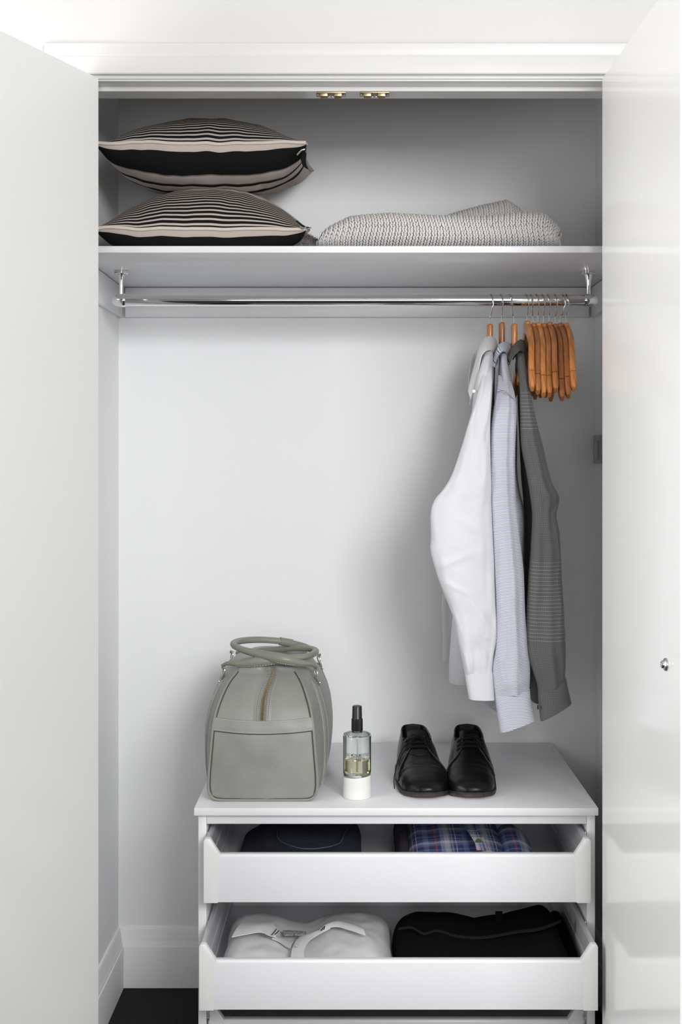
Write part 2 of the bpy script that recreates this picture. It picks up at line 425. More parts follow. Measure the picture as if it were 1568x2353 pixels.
# ------------------------------------------------------------------ SHIRTS
def cloth_mat(name, kind):
    m = mat(name, (.8, .8, .82), .85, sheen=.15)
    nt = m.node_tree; bs = nt.nodes['Principled BSDF']
    u, v = uv_of(nt)
    if kind == 'white': bs.inputs['Base Color'].default_value = (.67, .67, .705, 1)
    if kind == 'stripe':
        f = math_node(nt, 'FRACT', math_node(nt, 'DIVIDE', v, .0031))
        s = math_node(nt, 'LESS_THAN', f, .36)
        nt.links.new(mixc(nt, s, (.70, .71, .755), (.25, .265, .38)), bs.inputs['Base Color'])
    if kind == 'stripe_v':
        f = math_node(nt, 'FRACT', math_node(nt, 'DIVIDE', u, .0031))
        s = math_node(nt, 'LESS_THAN', f, .36)
        nt.links.new(mixc(nt, s, (.74, .81, .85), (.16, .17, .24)), bs.inputs['Base Color'])
    if kind == 'stripe_in': bs.inputs['Base Color'].default_value = (.33, .34, .45, 1)
    if kind == 'grey':
        def line(c, p, wd, ph=0):
            return math_node(nt, 'LESS_THAN', math_node(nt, 'FRACT', math_node(nt, 'ADD', math_node(nt, 'DIVIDE', c, p), ph)), wd)
        l1 = line(u, .0046, .16); l2 = line(v, .0044, .16); fine = line(u, .0019, .4); fine2 = line(v, .0019, .4)
        # zones of lighter horizontal lines
        def band(a, c): return math_node(nt, 'MULTIPLY', math_node(nt, 'GREATER_THAN', v, a), math_node(nt, 'LESS_THAN', v, c))
        zone = math_node(nt, 'ADD', band(.34, .425), band(.70, .87))
        l3 = math_node(nt, 'MULTIPLY', line(v, .0078, .17, .3), zone)
        c0 = mixc(nt, math_node(nt, 'MULTIPLY', math_node(nt, 'ADD', fine, fine2), .5), (.075, .075, .073), (.125, .124, .121))
        c1 = mixc(nt, math_node(nt, 'MULTIPLY', l1, .55), c0, (.18, .18, .177))
        c2 = mixc(nt, math_node(nt, 'MULTIPLY', l2, .4), c1, (.17, .17, .167))
        c3 = mixc(nt, math_node(nt, 'MULTIPLY', l3, .7), c2, (.25, .25, .245))
        nt.links.new(c3, bs.inputs['Base Color'])
    # weave bump
    tc = nt.nodes.new('ShaderNodeTexCoord'); n2 = nt.nodes.new('ShaderNodeTexNoise'); n2.inputs['Scale'].default_value = 28; n2.inputs['Detail'].default_value = 4
    nt.links.new(tc.outputs['Object'], n2.inputs['Vector'])
    bp_ = nt.nodes.new('ShaderNodeBump'); bp_.inputs['Strength'].default_value = .25; bp_.inputs['Distance'].default_value = .004
    nt.links.new(n2.outputs['Fac'], bp_.inputs['Height']); nt.links.new(bp_.outputs[0], bs.inputs['Normal'])
    return m
CW, CS, CSV, CSI, CG = (cloth_mat(n, k) for n, k in (('white_cotton', 'white'), ('striped_cotton', 'stripe'), ('striped_cotton_upright', 'stripe_v'), ('striped_inside', 'stripe_in'), ('grey_check_cotton', 'grey')))
CGD = mat('grey_collar_cloth', (.10, .10, .098), .85, bump=.3, bscale=900)
CWC = mat('white_collar_cloth', (.69, .68, .68), .8)

def rings_cloth(rings, name, m, parent, n=56, seed=0, amp=.003, ex=.75, crease=None, cap=(True, False), kfold=3, open_end=False, creases=()):
    """rings: list of (C, hx, hy) vectors; surface with soft long folds"""
    rows = []; uvs = []
    nr = len(rings)
    vlen = 0; prevC = None
    for i, (C, hx, hy) in enumerate(rings):
        if prevC is not None: vlen += (C-prevC).length
        prevC = C; row = []; ur = []; per = 0; pp = None
        fade = min(1, i/6)*min(1.0, .25+.75*(nr-1-i)/5)
        for q in range(n+1):
            a = math.pi/2+2*math.pi*q/n
            c, s_ = spow(math.cos(a), ex), spow(math.sin(a), ex)
            p = C+hx*c+hy*s_
            f = amp*fade*(.8*math.sin(kfold*a+seed+i*.03)+.6*nz(a*1.2+seed, i*.07, seed)+.7*nz(2.2*math.cos(a)+seed, 2.2*math.sin(a), i*.10+seed))
            if s_ < 0:
                for (ax_, az_, bx_, bz_, wd_, am_) in creases:
                    ux, uz = bx_-ax_, bz_-az_; L2 = ux*ux+uz*uz; tt = ((p.x-ax_)*ux+(p.z-az_)*uz)/L2; tc_ = min(1, max(0, tt))
                    dd = ((p.x-ax_)*uz-(p.z-az_)*ux)/math.sqrt(L2); d2_ = math.hypot(p.x-ax_-ux*tc_, p.z-az_-uz*tc_)
                    fd = math.sin(math.pi*min(1, max(0, (tt+.15)/1.3)))
                    f += am_*fd*math.exp(-(dd/wd_)**2)*(1 if d2_ < wd_*3 else 0)
            dirv = Vector((0, -1, 0)) if s_ < 0 else Vector((0, 1, 0))
            w_ = abs(math.sin(a))**.7
            if crease is not None:
                # pressed ridge on the near face
                f += crease*math.exp(-((c-.15)/.22)**2)*(1 if s_ < 0 else 0)
            p = p+dirv*f*w_
            if pp is not None: per += (p-pp).length
            pp = p; row.append(p); ur.append((per, 1.8-p.z+0.04*(c*c)*abs(hx.x)))
        rows.append(row); uvs.append(ur)
    bb = B(); bb.grid(rows, uvs, cap=(cap[0], cap[1]))
    if open_end or not cap[1]:
        # turn the hem inwards so the end has thickness
        last = rows[-1]; C = rings[-1][0]; inner = [[C+(p-C)*.93 for p in last], [C+(p-C)*.84+Vector((0, 0, .009)) for p in last]]
        bb.grid([last]+inner, [[(u_[0], u_[1]) for u_ in uvs[-1]]]*3)
    return bb.build(name, m, parent, angle=70)

def sleeve_rings(keys, n):
    K = cr(keys, n); out = []
    for (xl, yl, xr, yr, d, ty) in K:
        a, c = P(xl, yl, d), P(xr, yr, d)
        out.append(((a+c)/2, (c-a)/2, Vector((0, ty, 0))))
    return out
def torso_rings(keys, n, dm=2.75):
    K = cr(keys, n); out = []
    for (py, ln, rn, dn, lf, rf, df) in K:
        z = Zp(py, dm)
        N = Vector(((Xp(ln, dn)+Xp(rn, dn))/2, dn, z)); Fm = Vector(((Xp(lf, df)+Xp(rf, df))/2, df, z))
        hw = ((Xp(rn, dn)-Xp(ln, dn))+(Xp(rf, df)-Xp(lf, df)))/4
        out.append(((N+Fm)/2, Vector((hw, 0, 0)), (Fm-N)/2))
    return out
def strip(name, A, E, m, parent, th=.0022, bulge=.004, n=36, k=7, uvscale=1):
    """collar leaf: patch between an upper (fold) line and a lower edge, with thickness"""
    A = [P(*q) for q in A]; E = [P(*q) for q in E]
    A = [Vector(q) for q in cr([tuple(v) for v in A], n)]; E = [Vector(q) for q in cr([tuple(v) for v in E], n)]
    f, g, uf = [], [], []
    for i in range(n):
        rf, rg, ru = [], [], []
        for j in range(k):
            t = j/(k-1); p = A[i].lerp(E[i], t)
            t1 = (E[i]-A[i]); tang = (A[min(n-1, i+1)]-A[max(0, i-1)])
            nn = t1.cross(tang); nn = nn.normalized() if nn.length > 0 else Vector((0, -1, 0))
            if nn.y > 0: nn = -nn
            p = p+nn*bulge*math.sin(math.pi*min(1, t*1.0))
            rf.append(p); rg.append(p-nn*th); ru.append(((A[i]-A[0]).length, t*t1.length))
        f.append(rf); g.append(rg); uf.append(ru)
    bb = B(); bb.grid(f, uf); bb.grid(g, uf)
    bb.grid([[r[0] for r in f], [r[0] for r in g]]); bb.grid([[r[-1] for r in f], [r[-1] for r in g]])
    bb.grid([f[0], g[0]]); bb.grid([f[-1], g[-1]])
    return bb.build(name, m, parent, angle=60, weld=True)

# --- white shirt
ws = thing('shirt', 'plain white long-sleeved shirt hanging leftmost on the rail', 'shirt', (Xp(1110, 2.75), 2.75, Zp(1606, 2.57)), 'shirts on the rail')
tk = [(806, 1111, 1133, 2.70, 1112, 1136, 2.84), (825, 1106, 1134, 2.66, 1110, 1138, 2.87), (850, 1100, 1132, 2.625, 1106, 1140, 2.90), (885, 1088, 1130, 2.60, 1100, 1142, 2.94),
      (965, 1080, 1128, 2.60, 1090, 1140, 2.95), (1150, 1060, 1127, 2.61, 1070, 1138, 2.94), (1400, 1040, 1126, 2.63, 1045, 1134, 2.90), (1520, 1032, 1122, 2.66, 1034, 1130, 2.88), (1562, 1030, 1120, 2.68, 1034, 1128, 2.86)]
rings_cloth(torso_rings(tk, 46), 'torso', CW, ws, n=72, seed=1, amp=.004, kfold=5)
sk = [(1112, 846, 1130, 845, 2.64, .004), (1108, 862, 1131, 861, 2.615, .010), (1103, 885, 1131.5, 880, 2.595, .017), (1092, 925, 1129.5, 925, 2.575, .02), (1079, 966, 1127, 970, 2.57, .022), (1061, 1027, 1127, 1030, 2.565, .024),
      (1038, 1092, 1129, 1092, 2.56, .025), (1018, 1126, 1130, 1128, 2.56, .025), (1001, 1146, 1130, 1150, 2.56, .024), (991, 1172, 1131, 1175, 2.56, .024), (991, 1240, 1133.5, 1240, 2.56, .025), (989.5, 1262, 1135, 1265, 2.56, .025),
      (1008, 1331, 1137, 1335, 2.56, .025), (1030, 1387, 1139, 1390, 2.56, .026), (1044, 1426, 1141, 1430, 2.56, .026), (1052, 1466, 1141, 1466, 2.56, .026), (1061, 1510, 1134, 1508, 2.56, .024), (1067, 1540, 1131, 1540, 2.56, .021), (1069, 1550, 1132.5, 1548, 2.56, .018)]
def cs(*l): return [(Xp(a, 2.54), Zp(b_, 2.54), Xp(c_, 2.54), Zp(d_, 2.54), w_, m_) for a, b_, c_, d_, w_, m_ in l]
rings_cloth(sleeve_rings(sk, 170), 'sleeve', CW, ws, n=110, seed=2.2, amp=.005, kfold=2, creases=cs((998, 1308, 1082, 1272, .006, .004), (1012, 1334, 1078, 1364, .006, .004), (1078, 1364, 1100, 1430, .006, .003),
    (1090, 1385, 1132, 1450, .005, .003), (1090, 1440, 1128, 1540, .006, .004), (1064, 1490, 1076, 1548, .005, .004), (1110, 1465, 1130, 1468, .003, .002), (1098, 1500, 1104, 1548, .004, .003), (1082, 1520, 1086, 1548, .003, .003), (1040, 1180, 1115, 1230, .009, .003), (1120, 1180, 1122, 1420, .008, -.003)))
rings_cloth(sleeve_rings([(1068.5, 1546, 1133, 1545, 2.56, .020), (1071, 1566, 1134, 1565, 2.56, .0205), (1078, 1605, 1136.5, 1607, 2.56, .020)], 12), 'cuff', CW, ws, seed=3, amp=.0006, cap=(True, False))
rings_cloth(sleeve_rings([(1060, 1250, 1100, 1250, 2.95, .02), (1018, 1364, 1060, 1364, 2.95, .02), (1017, 1440, 1060, 1440, 2.95, .02), (1018, 1470, 1058, 1470, 2.95, .018)], 30), 'far_sleeve', CW, ws, seed=4, amp=.003)
rings_cloth(sleeve_rings([(1017.5, 1468, 1058, 1468, 2.95, .019), (1018, 1519, 1058, 1521, 2.95, .019)], 8), 'far_cuff', CW, ws, seed=5, amp=.0005)
Fw = [(1142, 815, 2.83), (1144, 795, 2.80), (1139, 778, 2.765), (1127, 771.5, 2.74), (1113, 778, 2.725), (1103, 793, 2.715), (1095, 820, 2.70), (1087, 850, 2.69), (1079, 880, 2.675), (1075.5, 898, 2.665)]
Ew = [(1140, 842, 2.81), (1138, 822, 2.76), (1134, 808, 2.71), (1125, 803, 2.675), (1114, 807, 2.66), (1106, 817, 2.655), (1101, 838, 2.65), (1096, 862, 2.65), (1089, 893, 2.65), (1082, 918, 2.65)]
strip('collar', Fw, Ew, CWC, ws)
strip('collar_stand', [(1142, 800, 2.82), (1127, 776, 2.745), (1112, 782, 2.735), (1098, 815, 2.73)], [(1138, 835, 2.82), (1125, 815, 2.74), (1112, 820, 2.73), (1100, 850, 2.72)], CWC, ws, bulge=0)
strip('far_collar', [(1113, 786, 2.80), (1098, 798, 2.83), (1088, 815, 2.84), (1081, 850, 2.83), (1077, 885, 2.82)], [(1115, 812, 2.81), (1105, 818, 2.85), (1098, 835, 2.86), (1090, 875, 2.85), (1080, 930, 2.83)], CWC, ws)
b = B(); c = P(1089.5, 899, 2.60); b.lathe([(.0001, -.0012), (.0035, -.001), (.004, 0), (.0035, .001)], c, axis='y', n=16); b.build('button', mat('shirt_button', (.7, .68, .62), .3), ws)

# --- striped shirt
ss = thing('shirt', 'white shirt with fine blue stripes, hanging in the middle of the three', 'shirt', (Xp(1170, 2.75), 2.75, Zp(1683, 2.56)), 'shirts on the rail')
tk = [(804, 1147, 1164, 2.72, 1150, 1168, 2.82), (825, 1145, 1169, 2.68, 1149, 1169, 2.86), (860, 1143, 1177, 2.64, 1148, 1171, 2.90), (905, 1142, 1188, 2.605, 1146, 1176, 2.94),
      (980, 1136, 1196, 2.60, 1140, 1180, 2.95), (1090, 1133, 1197.5, 2.60, 1138, 1182, 2.95), (1135, 1133, 1208, 2.60, 1138, 1184, 2.95), (1168, 1134, 1221, 2.60, 1138, 1186, 2.95), (1240, 1136, 1222, 2.60, 1140, 1188, 2.94),
      (1400, 1141, 1216, 2.61, 1142, 1188, 2.92), (1560, 1142, 1212, 2.63, 1144, 1188, 2.9)]
rings_cloth(torso_rings(tk, 60), 'torso', CS, ss, n=72, seed=6, amp=.004, kfold=5, ex=.85)
sk = [(1146, 862, 1172, 872, 2.645, .004), (1144, 880, 1181, 896, 2.62, .010), (1137, 925, 1187, 935, 2.59, .018), (1130, 975, 1186, 980, 2.575, .021), (1127.5, 1040, 1184, 1040, 2.57, .022), (1128, 1100, 1184, 1100, 2.565, .022), (1130, 1160, 1187, 1160, 2.56, .023), (1133, 1220, 1193, 1220, 2.56, .024),
      (1137, 1308, 1203, 1308, 2.56, .025), (1140, 1425, 1208, 1425, 2.56, .026), (1137, 1495, 1214, 1490, 2.56, .026), (1131, 1531, 1218, 1528, 2.56, .025), (1133, 1570, 1218, 1562, 2.56, .024), (1137, 1602, 1216.5, 1585, 2.56, .02)]
rings_cloth(sleeve_rings(sk, 150), 'sleeve', CS, ss, n=80, seed=7.5, amp=.004, kfold=2, crease=.009, creases=cs((1145, 1500, 1165, 1590, .006, .004), (1190, 1500, 1200, 1580, .005, .003), (1150, 1250, 1150, 1450, .008, .003)))
rings_cloth(sleeve_rings([(1136, 1600, 1218, 1583, 2.56, .021), (1141, 1628, 1220, 1610, 2.56, .022), (1149.5, 1682, 1229, 1653, 2.56, .022)], 14), 'cuff', CS, ss, seed=3, amp=.0006)
rings_cloth(sleeve_rings([(1113, 1480, 1150, 1480, 2.93, .018), (1113, 1590, 1152, 1600, 2.93, .018), (1116, 1618, 1152, 1640, 2.93, .018)], 20), 'far_cuff', CS, ss, seed=8, amp=.001)
Fs = [(1170, 812, 2.82), (1175, 792, 2.79), (1167, 786, 2.765), (1156, 786, 2.74), (1147, 792, 2.725), (1141, 804, 2.72), (1137.5, 818, 2.71), (1134, 833, 2.71)]
Es = [(1168, 832, 2.79), (1167, 820, 2.735), (1162, 809, 2.69), (1156, 807, 2.675), (1150, 811, 2.67), (1144, 820, 2.67), (1140, 832, 2.67), (1137, 845, 2.67)]
strip('collar', Fs, Es, CSV, ss)
strip('collar_stand', [(1176, 795, 2.83), (1165, 792, 2.80), (1156, 790, 2.745), (1146, 800, 2.735)], [(1170, 830, 2.83), (1163, 822, 2.80), (1156, 815, 2.745), (1148, 825, 2.735)], CSI, ss, bulge=0)
strip('placket', [(1139, 840, 2.72), (1137, 880, 2.72), (1136, 930, 2.72)], [(1134, 845, 2.78), (1131, 890, 2.78), (1130, 940, 2.78)], mat('navy_inside', (.03, .035, .06), .8), ss, bulge=0)
strip('yoke_seam', [(1142.5, 899, 2.586), (1157, 896, 2.582), (1172, 906, 2.582), (1186, 921, 2.588)], [(1142.5, 901, 2.585), (1157, 898, 2.581), (1172, 908, 2.581), (1186, 923, 2.587)], CSI, ss, bulge=0, th=.001)

# --- grey shirt
gs = thing('shirt', 'dark grey checked shirt hanging rightmost of the three, next to the empty hangers', 'shirt', (Xp(1230, 2.75), 2.75, Zp(1656, 2.56)), 'shirts on the rail')
tk = [(803, 1184, 1203, 2.72, 1184, 1201, 2.82), (825, 1187, 1207, 2.68, 1185, 1204, 2.86), (860, 1191, 1213, 2.64, 1186, 1207, 2.90), (905, 1196, 1222, 2.605, 1187, 1212, 2.94),
      (1000, 1204, 1236, 2.605, 1190, 1222, 2.95), (1100, 1214, 1256, 2.605, 1194, 1232, 2.95), (1150, 1226, 1274, 2.605, 1198, 1238, 2.94), (1245, 1230, 1282, 2.605, 1200, 1244, 2.93), (1400, 1226, 1282, 2.61, 1200, 1246, 2.92), (1592, 1222, 1278, 2.62, 1202, 1242, 2.88)]
rings_cloth(torso_rings(tk, 50), 'torso', CG, gs, n=72, seed=9, amp=.004, kfold=5, ex=.5)
sk = [(1193, 862, 1210, 858, 2.645, .004), (1195, 884, 1216, 878, 2.62, .010), (1195.5, 930, 1225, 928, 2.59, .016), (1196, 985, 1236, 980, 2.575, .019), (1199, 1030, 1249, 1028, 2.57, .02), (1209, 1078, 1259, 1075, 2.565, .021), (1216, 1118, 1270, 1112, 2.56, .021), (1220, 1146, 1284.5, 1140, 2.56, .022),
      (1223, 1170, 1284, 1158, 2.56, .022), (1224, 1190, 1279, 1182, 2.56, .023), (1222, 1232, 1286, 1226, 2.56, .024), (1215, 1337, 1291, 1330, 2.56, .025), (1211, 1411, 1296, 1405, 2.56, .026), (1210, 1497, 1299.5, 1480, 2.56, .026), (1221, 1532, 1300, 1520, 2.56, .025), (1235, 1574, 1299, 1550, 2.56, .022), (1237.5, 1598, 1300, 1561, 2.56, .02)]
rings_cloth(sleeve_rings(sk, 150), 'sleeve', CG, gs, n=80, seed=11, amp=.004, kfold=2, crease=.004, creases=cs((1250, 1130, 1283, 1148, .005, .005), (1258, 1180, 1282, 1160, .006, -.004), (1225, 1500, 1250, 1590, .005, .005), (1265, 1470, 1275, 1570, .007, .003), (1240, 1200, 1235, 1450, .010, .003)))
rings_cloth(sleeve_rings([(1236.5, 1595, 1301, 1559, 2.56, .021), (1239, 1622, 1306, 1583, 2.56, .022), (1243, 1656, 1313.5, 1614, 2.56, .022)], 14), 'cuff', CG, gs, seed=12, amp=.0006)
Fg = [(1203, 812, 2.83), (1208, 795, 2.80), (1206, 784, 2.77), (1196, 780, 2.74), (1188, 785, 2.73), (1180, 793, 2.72), (1174, 805, 2.715), (1170, 818, 2.71), (1168, 832, 2.71)]
Eg = [(1207, 838, 2.80), (1206, 820, 2.74), (1202, 808, 2.69), (1195, 804, 2.675), (1188, 809, 2.67), (1181, 816, 2.67), (1176, 824, 2.67), (1172, 831, 2.67), (1169, 840, 2.67)]
strip('collar', Fg, Eg, CGD, gs)
strip('collar_stand', [(1207, 790, 2.83), (1196, 785, 2.80), (1186, 792, 2.745), (1176, 808, 2.74)], [(1206, 825, 2.83), (1198, 818, 2.80), (1188, 815, 2.745), (1180, 828, 2.74)], CGD, gs, bulge=0)
b = B(); c = P(1236.5, 1625, 2.545); b.lathe([(.0001, -.0012), (.0042, -.001), (.0048, 0), (.0042, .0012)], c, axis='x', n=16); b.build('cuff_button', M['black'], gs)
rings_cloth(sleeve_rings([(1222, 1480, 1250, 1480, 2.90, .015), (1220, 1570, 1250, 1570, 2.90, .015), (1219, 1602, 1250, 1605, 2.90, .015)], 12), 'far_cuff', mat('dark_grey_cloth', (.03, .03, .03), .9), gs, seed=13, amp=.001)

# ------------------------------------------------------------------ CUSHIONS
beige = mat('cushion_beige', (.50, .43, .38), .9, bump=.3, bscale=700)
cblack = mat('cushion_black', (.008, .009, .0085), 1, spec=.15, bump=.3, bscale=700)
cpink = mat('cushion_pale', (.56, .50, .47), .9, bump=.3, bscale=700)
ctaupe = mat('cushion_taupe', (.20, .165, .15), .9)
cpipe = mat('cushion_hem', (.62, .55, .49), .9, bump=.4, bscale=500)
CM = [beige, cblack, cpink, ctaupe, cpipe]
def cushion(label, C, a, bb_, T, Tb, tilt, yaw, seed, floor=None, topplain=.145):
    t = thing('cushion', label, 'cushion', (C[0], C[1], C[2]-Tb if floor is None else floor), 'striped cushions on the shelf')
    R = Matrix.Rotation(yaw, 4, 'Z') @ Matrix.Rotation(tilt, 4, 'X')
    def pos(u, v, side):
        X = a*u*(1-.045*(1-v*v)); Y = bb_*v*(1-.05*(1-u*u))
        h = (((1-abs(u)**2.2)**.85) if side > 0 else ((1-abs(u)**3.4)**.5))*((1-abs(v)**2.5)**(.62 if side > 0 else .5))
        z = (T if side > 0 else -Tb)*h
        wr = .0035*nz(X*16+seed, Y*10, seed)+.0022*nz(X*38+seed, Y*14, seed+4)+.0018*math.sin(X*60+3*nz(X*8+seed, 0, 0)*2)*math.exp(-(v+1)*7)
        z += wr*(.35+.9*h)
        # seam meander along the front
        zs = .004*nz(X*13+seed, 3, seed)*math.exp(-(v+1)*5)
        p = R @ Vector((X, Y, z+zs)) + Vector(C)
        if floor is not None and p.z < floor+.0015: p.z = floor+.0015
        return p
    nu = 72; us = [math.sin((q/nu-.5)*math.pi)*.35+(2*q/nu-1)*.65 for q in range(nu+1)]
    for side, nm in ((1, 'top_panel'), (-1, 'under_panel')):
        # rows at equal arc steps so that stripe edges fall on rows
        vv = [-math.cos(math.pi*q/1500) for q in range(1501)]
        h = [((1-abs(v)**2.5)**(.62 if side > 0 else .5))*(T if side > 0 else Tb) for v in vv]
        s = [0]
        for q in range(1, 1501): s.append(s[-1]+math.hypot((vv[q]-vv[q-1])*bb_, h[q]-h[q-1]))
        ds = .00245; n = int(s[-1]/ds); sv = [np.interp(k*ds, s, vv) for k in range(n)]+[1.0]
        def colr(i):
            x = i*ds
            if side > 0:
                if i < 1: return 4
                if x < topplain: return 1 if (i % 5) < 3 else 0
                return 2
            if x < .0165: return 0
            if x < .083: return 1
            if x < .088: return 3
            if x < .125: return 2
            if x < .130: return 3
            if x < .145: return 1
            if x < .19: return 2
            return 1 if x < .22 else 0
        pts = [[pos(u, v, side) for u in us] for v in sv]
        g = B(); g.grid(pts, mif=lambda i, j: colr(i)); g.build(nm, CM, t, angle=80)
    # hem roll along the front edge
    pth = [pos(u, -1, 1)+Vector((0, -.001, 0)) for u in np.linspace(-.985, .985, 90)]
    g = B(); g.tube(pth, .0028, n=8, flat=1.3); g.build('piping', cpipe, t)
    pth = [pos(.995, v, -1) for v in np.linspace(-.98, .98, 40)]
    g = B(); g.tube(pth, .0016, n=6); g.build('side_piping', mat('pipe_grey', (.45, .43, .41), .8), t)
    return t, pos
xl = Xp(229, 2.56)
t1, pos1 = cushion('striped cushion lying on top of the other cushion', (-.325, 2.765, 2.004), .226, .205, .078, .083, math.radians(5.5), .0, 3)
t2, pos2 = cushion('striped cushion lying on the shelf under the other cushion', (-.330, 2.765, 1.842), .226, .205, .090, .085, math.radians(11), .02, 8, floor=ST, topplain=.16)
# zip tail of the upper cushion
g = B(); g.tube([P(692, 340, 2.57), P(700, 352, 2.565), P(697, 368, 2.565), P(700, 380, 2.56), P(707, 388, 2.56)], [.004, .006, .0075, .006, .002], n=10, flat=.5); g.build('zip_tail', cblack, t1)
g = B(); g.tube([P(683, 356, 2.565), P(693, 345, 2.56), P(701, 343, 2.56)], .0018, n=8); g.build('zip_pull', M['steel'], t1)
g = B(); g.tube([P(682, 508, 2.57), P(694, 518, 2.565), P(704, 522, 2.565), P(716, 524, 2.565)], [.003, .0035, .003, .001], n=10, flat=.5); g.build('zip_tail', cblack, t2)
g = B(); g.tube([P(690, 520, 2.56), P(697, 525, 2.56), P(704, 521, 2.56)], .0018, n=8); g.build('zip_pull', M['steel'], t2)

# ------------------------------------------------------------------ FLUFFY THROW between cushion and blanket
fl = thing('fluffy_throw', 'dark grey fluffy throw squeezed between the lower cushion and the knitted blanket', 'throw', (Xp(706, 2.72), 2.72, ST))
def flpos(u, v):  # u around, v height 0..1
    x = Xp(706, 2.70)+.058*math.cos(u)*(1-v**3*.75)*(1+.1*nz(u*2, v*3, 1)); y = 2.70+.085*math.sin(u)*(1-v**3*.6)
    z = ST+.001+.048*v*(1+.12*nz(u*1.5, v, 5)-.18*math.cos(u))
    return Vector((x, y, z))
g = B(); g.grid([[flpos(2*math.pi*q/36, v) for q in range(36)] for v in np.linspace(0, 1, 12)], closeu=True, cap=(False, True))
fur = mat('grey_fur', (.17, .155, .15), .95, var=.4, vscale=120)
g.build('body', fur, fl)
V, Fc = [], []
for k in range(5200):
    u = random.random()*2*math.pi; v = random.random()**.8; p = flpos(u, v); o = Vector((math.cos(u)*.7, math.sin(u)*.7, .5+v*.4)).normalized()
    o = (o+Vector((random.uniform(-.8, .8), random.uniform(-.8, .8), random.uniform(-.6, .6)))).normalized()
    l = random.uniform(.004, .009); side = o.cross(Vector((random.random()-.5, random.random()-.5, random.random()-.5))).normalized()*.0004
    bend = Vector((random.uniform(-.003, .003), random.uniform(-.003, .003), -.001)); i = len(V)
    V += [p-side, p+side, p+o*l*.6+side*.7+bend*.3, p+o*l*.6-side*.7+bend*.3, p+o*l+bend]
    for q in range(i, i+5):
        if V[q].z < ST+.001: V[q].z = ST+.001
    Fc += [(i, i+1, i+2, i+3), (i+3, i+2, i+4)]
g = B(); g.add(V, Fc); o = g.build('pile', fur, fl); o['kind'] = 'stuff'

# ------------------------------------------------------------------ KNITTED BLANKET
kb = thing('knitted_blanket', 'folded chunky knitted blanket in pale grey on the right of the shelf', 'blanket', (.18, 2.72, ST))
yarn = mat('yarn', (.66, .635, .615), .95, bump=.5, bscale=1500)
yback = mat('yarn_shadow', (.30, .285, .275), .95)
bx0, bx1 = Xp(733, 2.60), Xp(1292, 2.60)
def bl_h(f):
    return np.interp(f, [0, .03, .10, .125, .3, .5, .7, .82, .93, 1.0], [.058, .066, .078, .084, .090, .084, .083, .092, .095, .07])
def blpos(f, a, off=0.0):
    """f along x 0..1 ; a section angle: 0 = bottom front going up the front, over the top"""
    e = abs(2*f-1); end = (1-e**7)**.5 if e < 1 else 0
    h = float(bl_h(f))/2; hh = h*(.45+.55*end)+off; hd = .165*(.72+.28*end)+off
    x = bx0+(bx1-bx0)*f+ (off*(2*f-1)*3 if e > .9 else 0)
    c, s = spow(math.cos(a), .72), spow(math.sin(a), .62)
    z = ST+.002+h-(h-hh+off)*.3+hh*s
    return Vector((x+.004*math.sin(3*s+5*f), 2.735-hd*c, max(z, ST+.001)))
fs = np.concatenate([[.0], .5-.5*np.cos(np.linspace(.05, .95, 60)*math.pi)*1.0, [1.0]])
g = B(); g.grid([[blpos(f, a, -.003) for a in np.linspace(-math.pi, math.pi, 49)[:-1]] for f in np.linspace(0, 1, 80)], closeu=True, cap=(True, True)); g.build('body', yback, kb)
def ell(n1=6, n2=4):
    V = [(0, 0, 1)]
    for i in range(1, n2):
        t = math.pi*i/n2
        for j in range(n1): V.append((math.sin(t)*math.cos(2*math.pi*j/n1), math.sin(t)*math.sin(2*math.pi*j/n1), math.cos(t)))
    V.append((0, 0, -1)); Fc = []
    for j in range(n1): Fc.append((0, 1+j, 1+(j+1) % n1))
    for i in range(n2-2):
        for j in range(n1): a = 1+i*n1; Fc.append((a+j, a+n1+j, a+n1+(j+1) % n1, a+(j+1) % n1))
    a = 1+(n2-2)*n1
    for j in range(n1): Fc.append((a+j, a+n1, a+(j+1) % n1))
    return np.array(V), Fc
EV, EF = ell()
def stitches(surf, fr, ar, pitch, g, zmin=None):
    """rows of paired slanting loops over a surface patch"""
    # arc in f
    F0 = np.linspace(fr[0], fr[1], 600); pp = [surf(f, .2) for f in F0]; S = np.concatenate([[0], np.cumsum([(pp[i+1]-pp[i]).length for i in range(599)])])
    nc = int(S[-1]/pitch)
    for i in range(nc):
        f = float(np.interp((i+.5)*pitch, S, F0))
        A0 = np.linspace(ar[0], ar[1], 200); qq = [surf(f, a) for a in A0]; SA = np.concatenate([[0], np.cumsum([(qq[k+1]-qq[k]).length for k in range(199)])])
        st = .0088; ns = int(SA[-1]/st)
        for k in range(ns):
            for sd in (-1, 1):
                s_ = (k+.5+(.5 if sd > 0 else 0)+.12*nz(i*.9, k*.8, sd))*st
                if s_ > SA[-1]: continue
                a = float(np.interp(s_, SA, A0)); f2 = float(np.interp((i+.5+sd*.235)*pitch, S, F0))
                p = surf(f2, a); ta = (surf(f2, min(ar[1], a+.03))-surf(f2, max(ar[0], a-.03))).normalized()
                tf = (surf(min(1, f2+.004), a)-surf(max(0, f2-.004), a)).normalized()
                nn = ta.cross(tf).normalized()
                if nn.dot(p-Vector((p.x, 2.735, ST+.03))) < 0: nn = -nn
                ang = math.radians(20)*sd+.25*nz(i, k, 3); up = ta*math.cos(ang)+tf*math.sin(ang); wd = nn.cross(up).normalized()
                r1 = .0025+.0004*nz(k, i, 1); r2 = .0062
                pr = .0005 if sd > 0 else -.0006
                Mx = np.array([wd*r1*1.05, nn*r1*1.05, up*r2]); VV = EV @ Mx + np.array(p+nn*pr)
                if zmin: VV[:, 2] = np.maximum(VV[:, 2], zmin)
                g.add(VV.tolist(), EF)
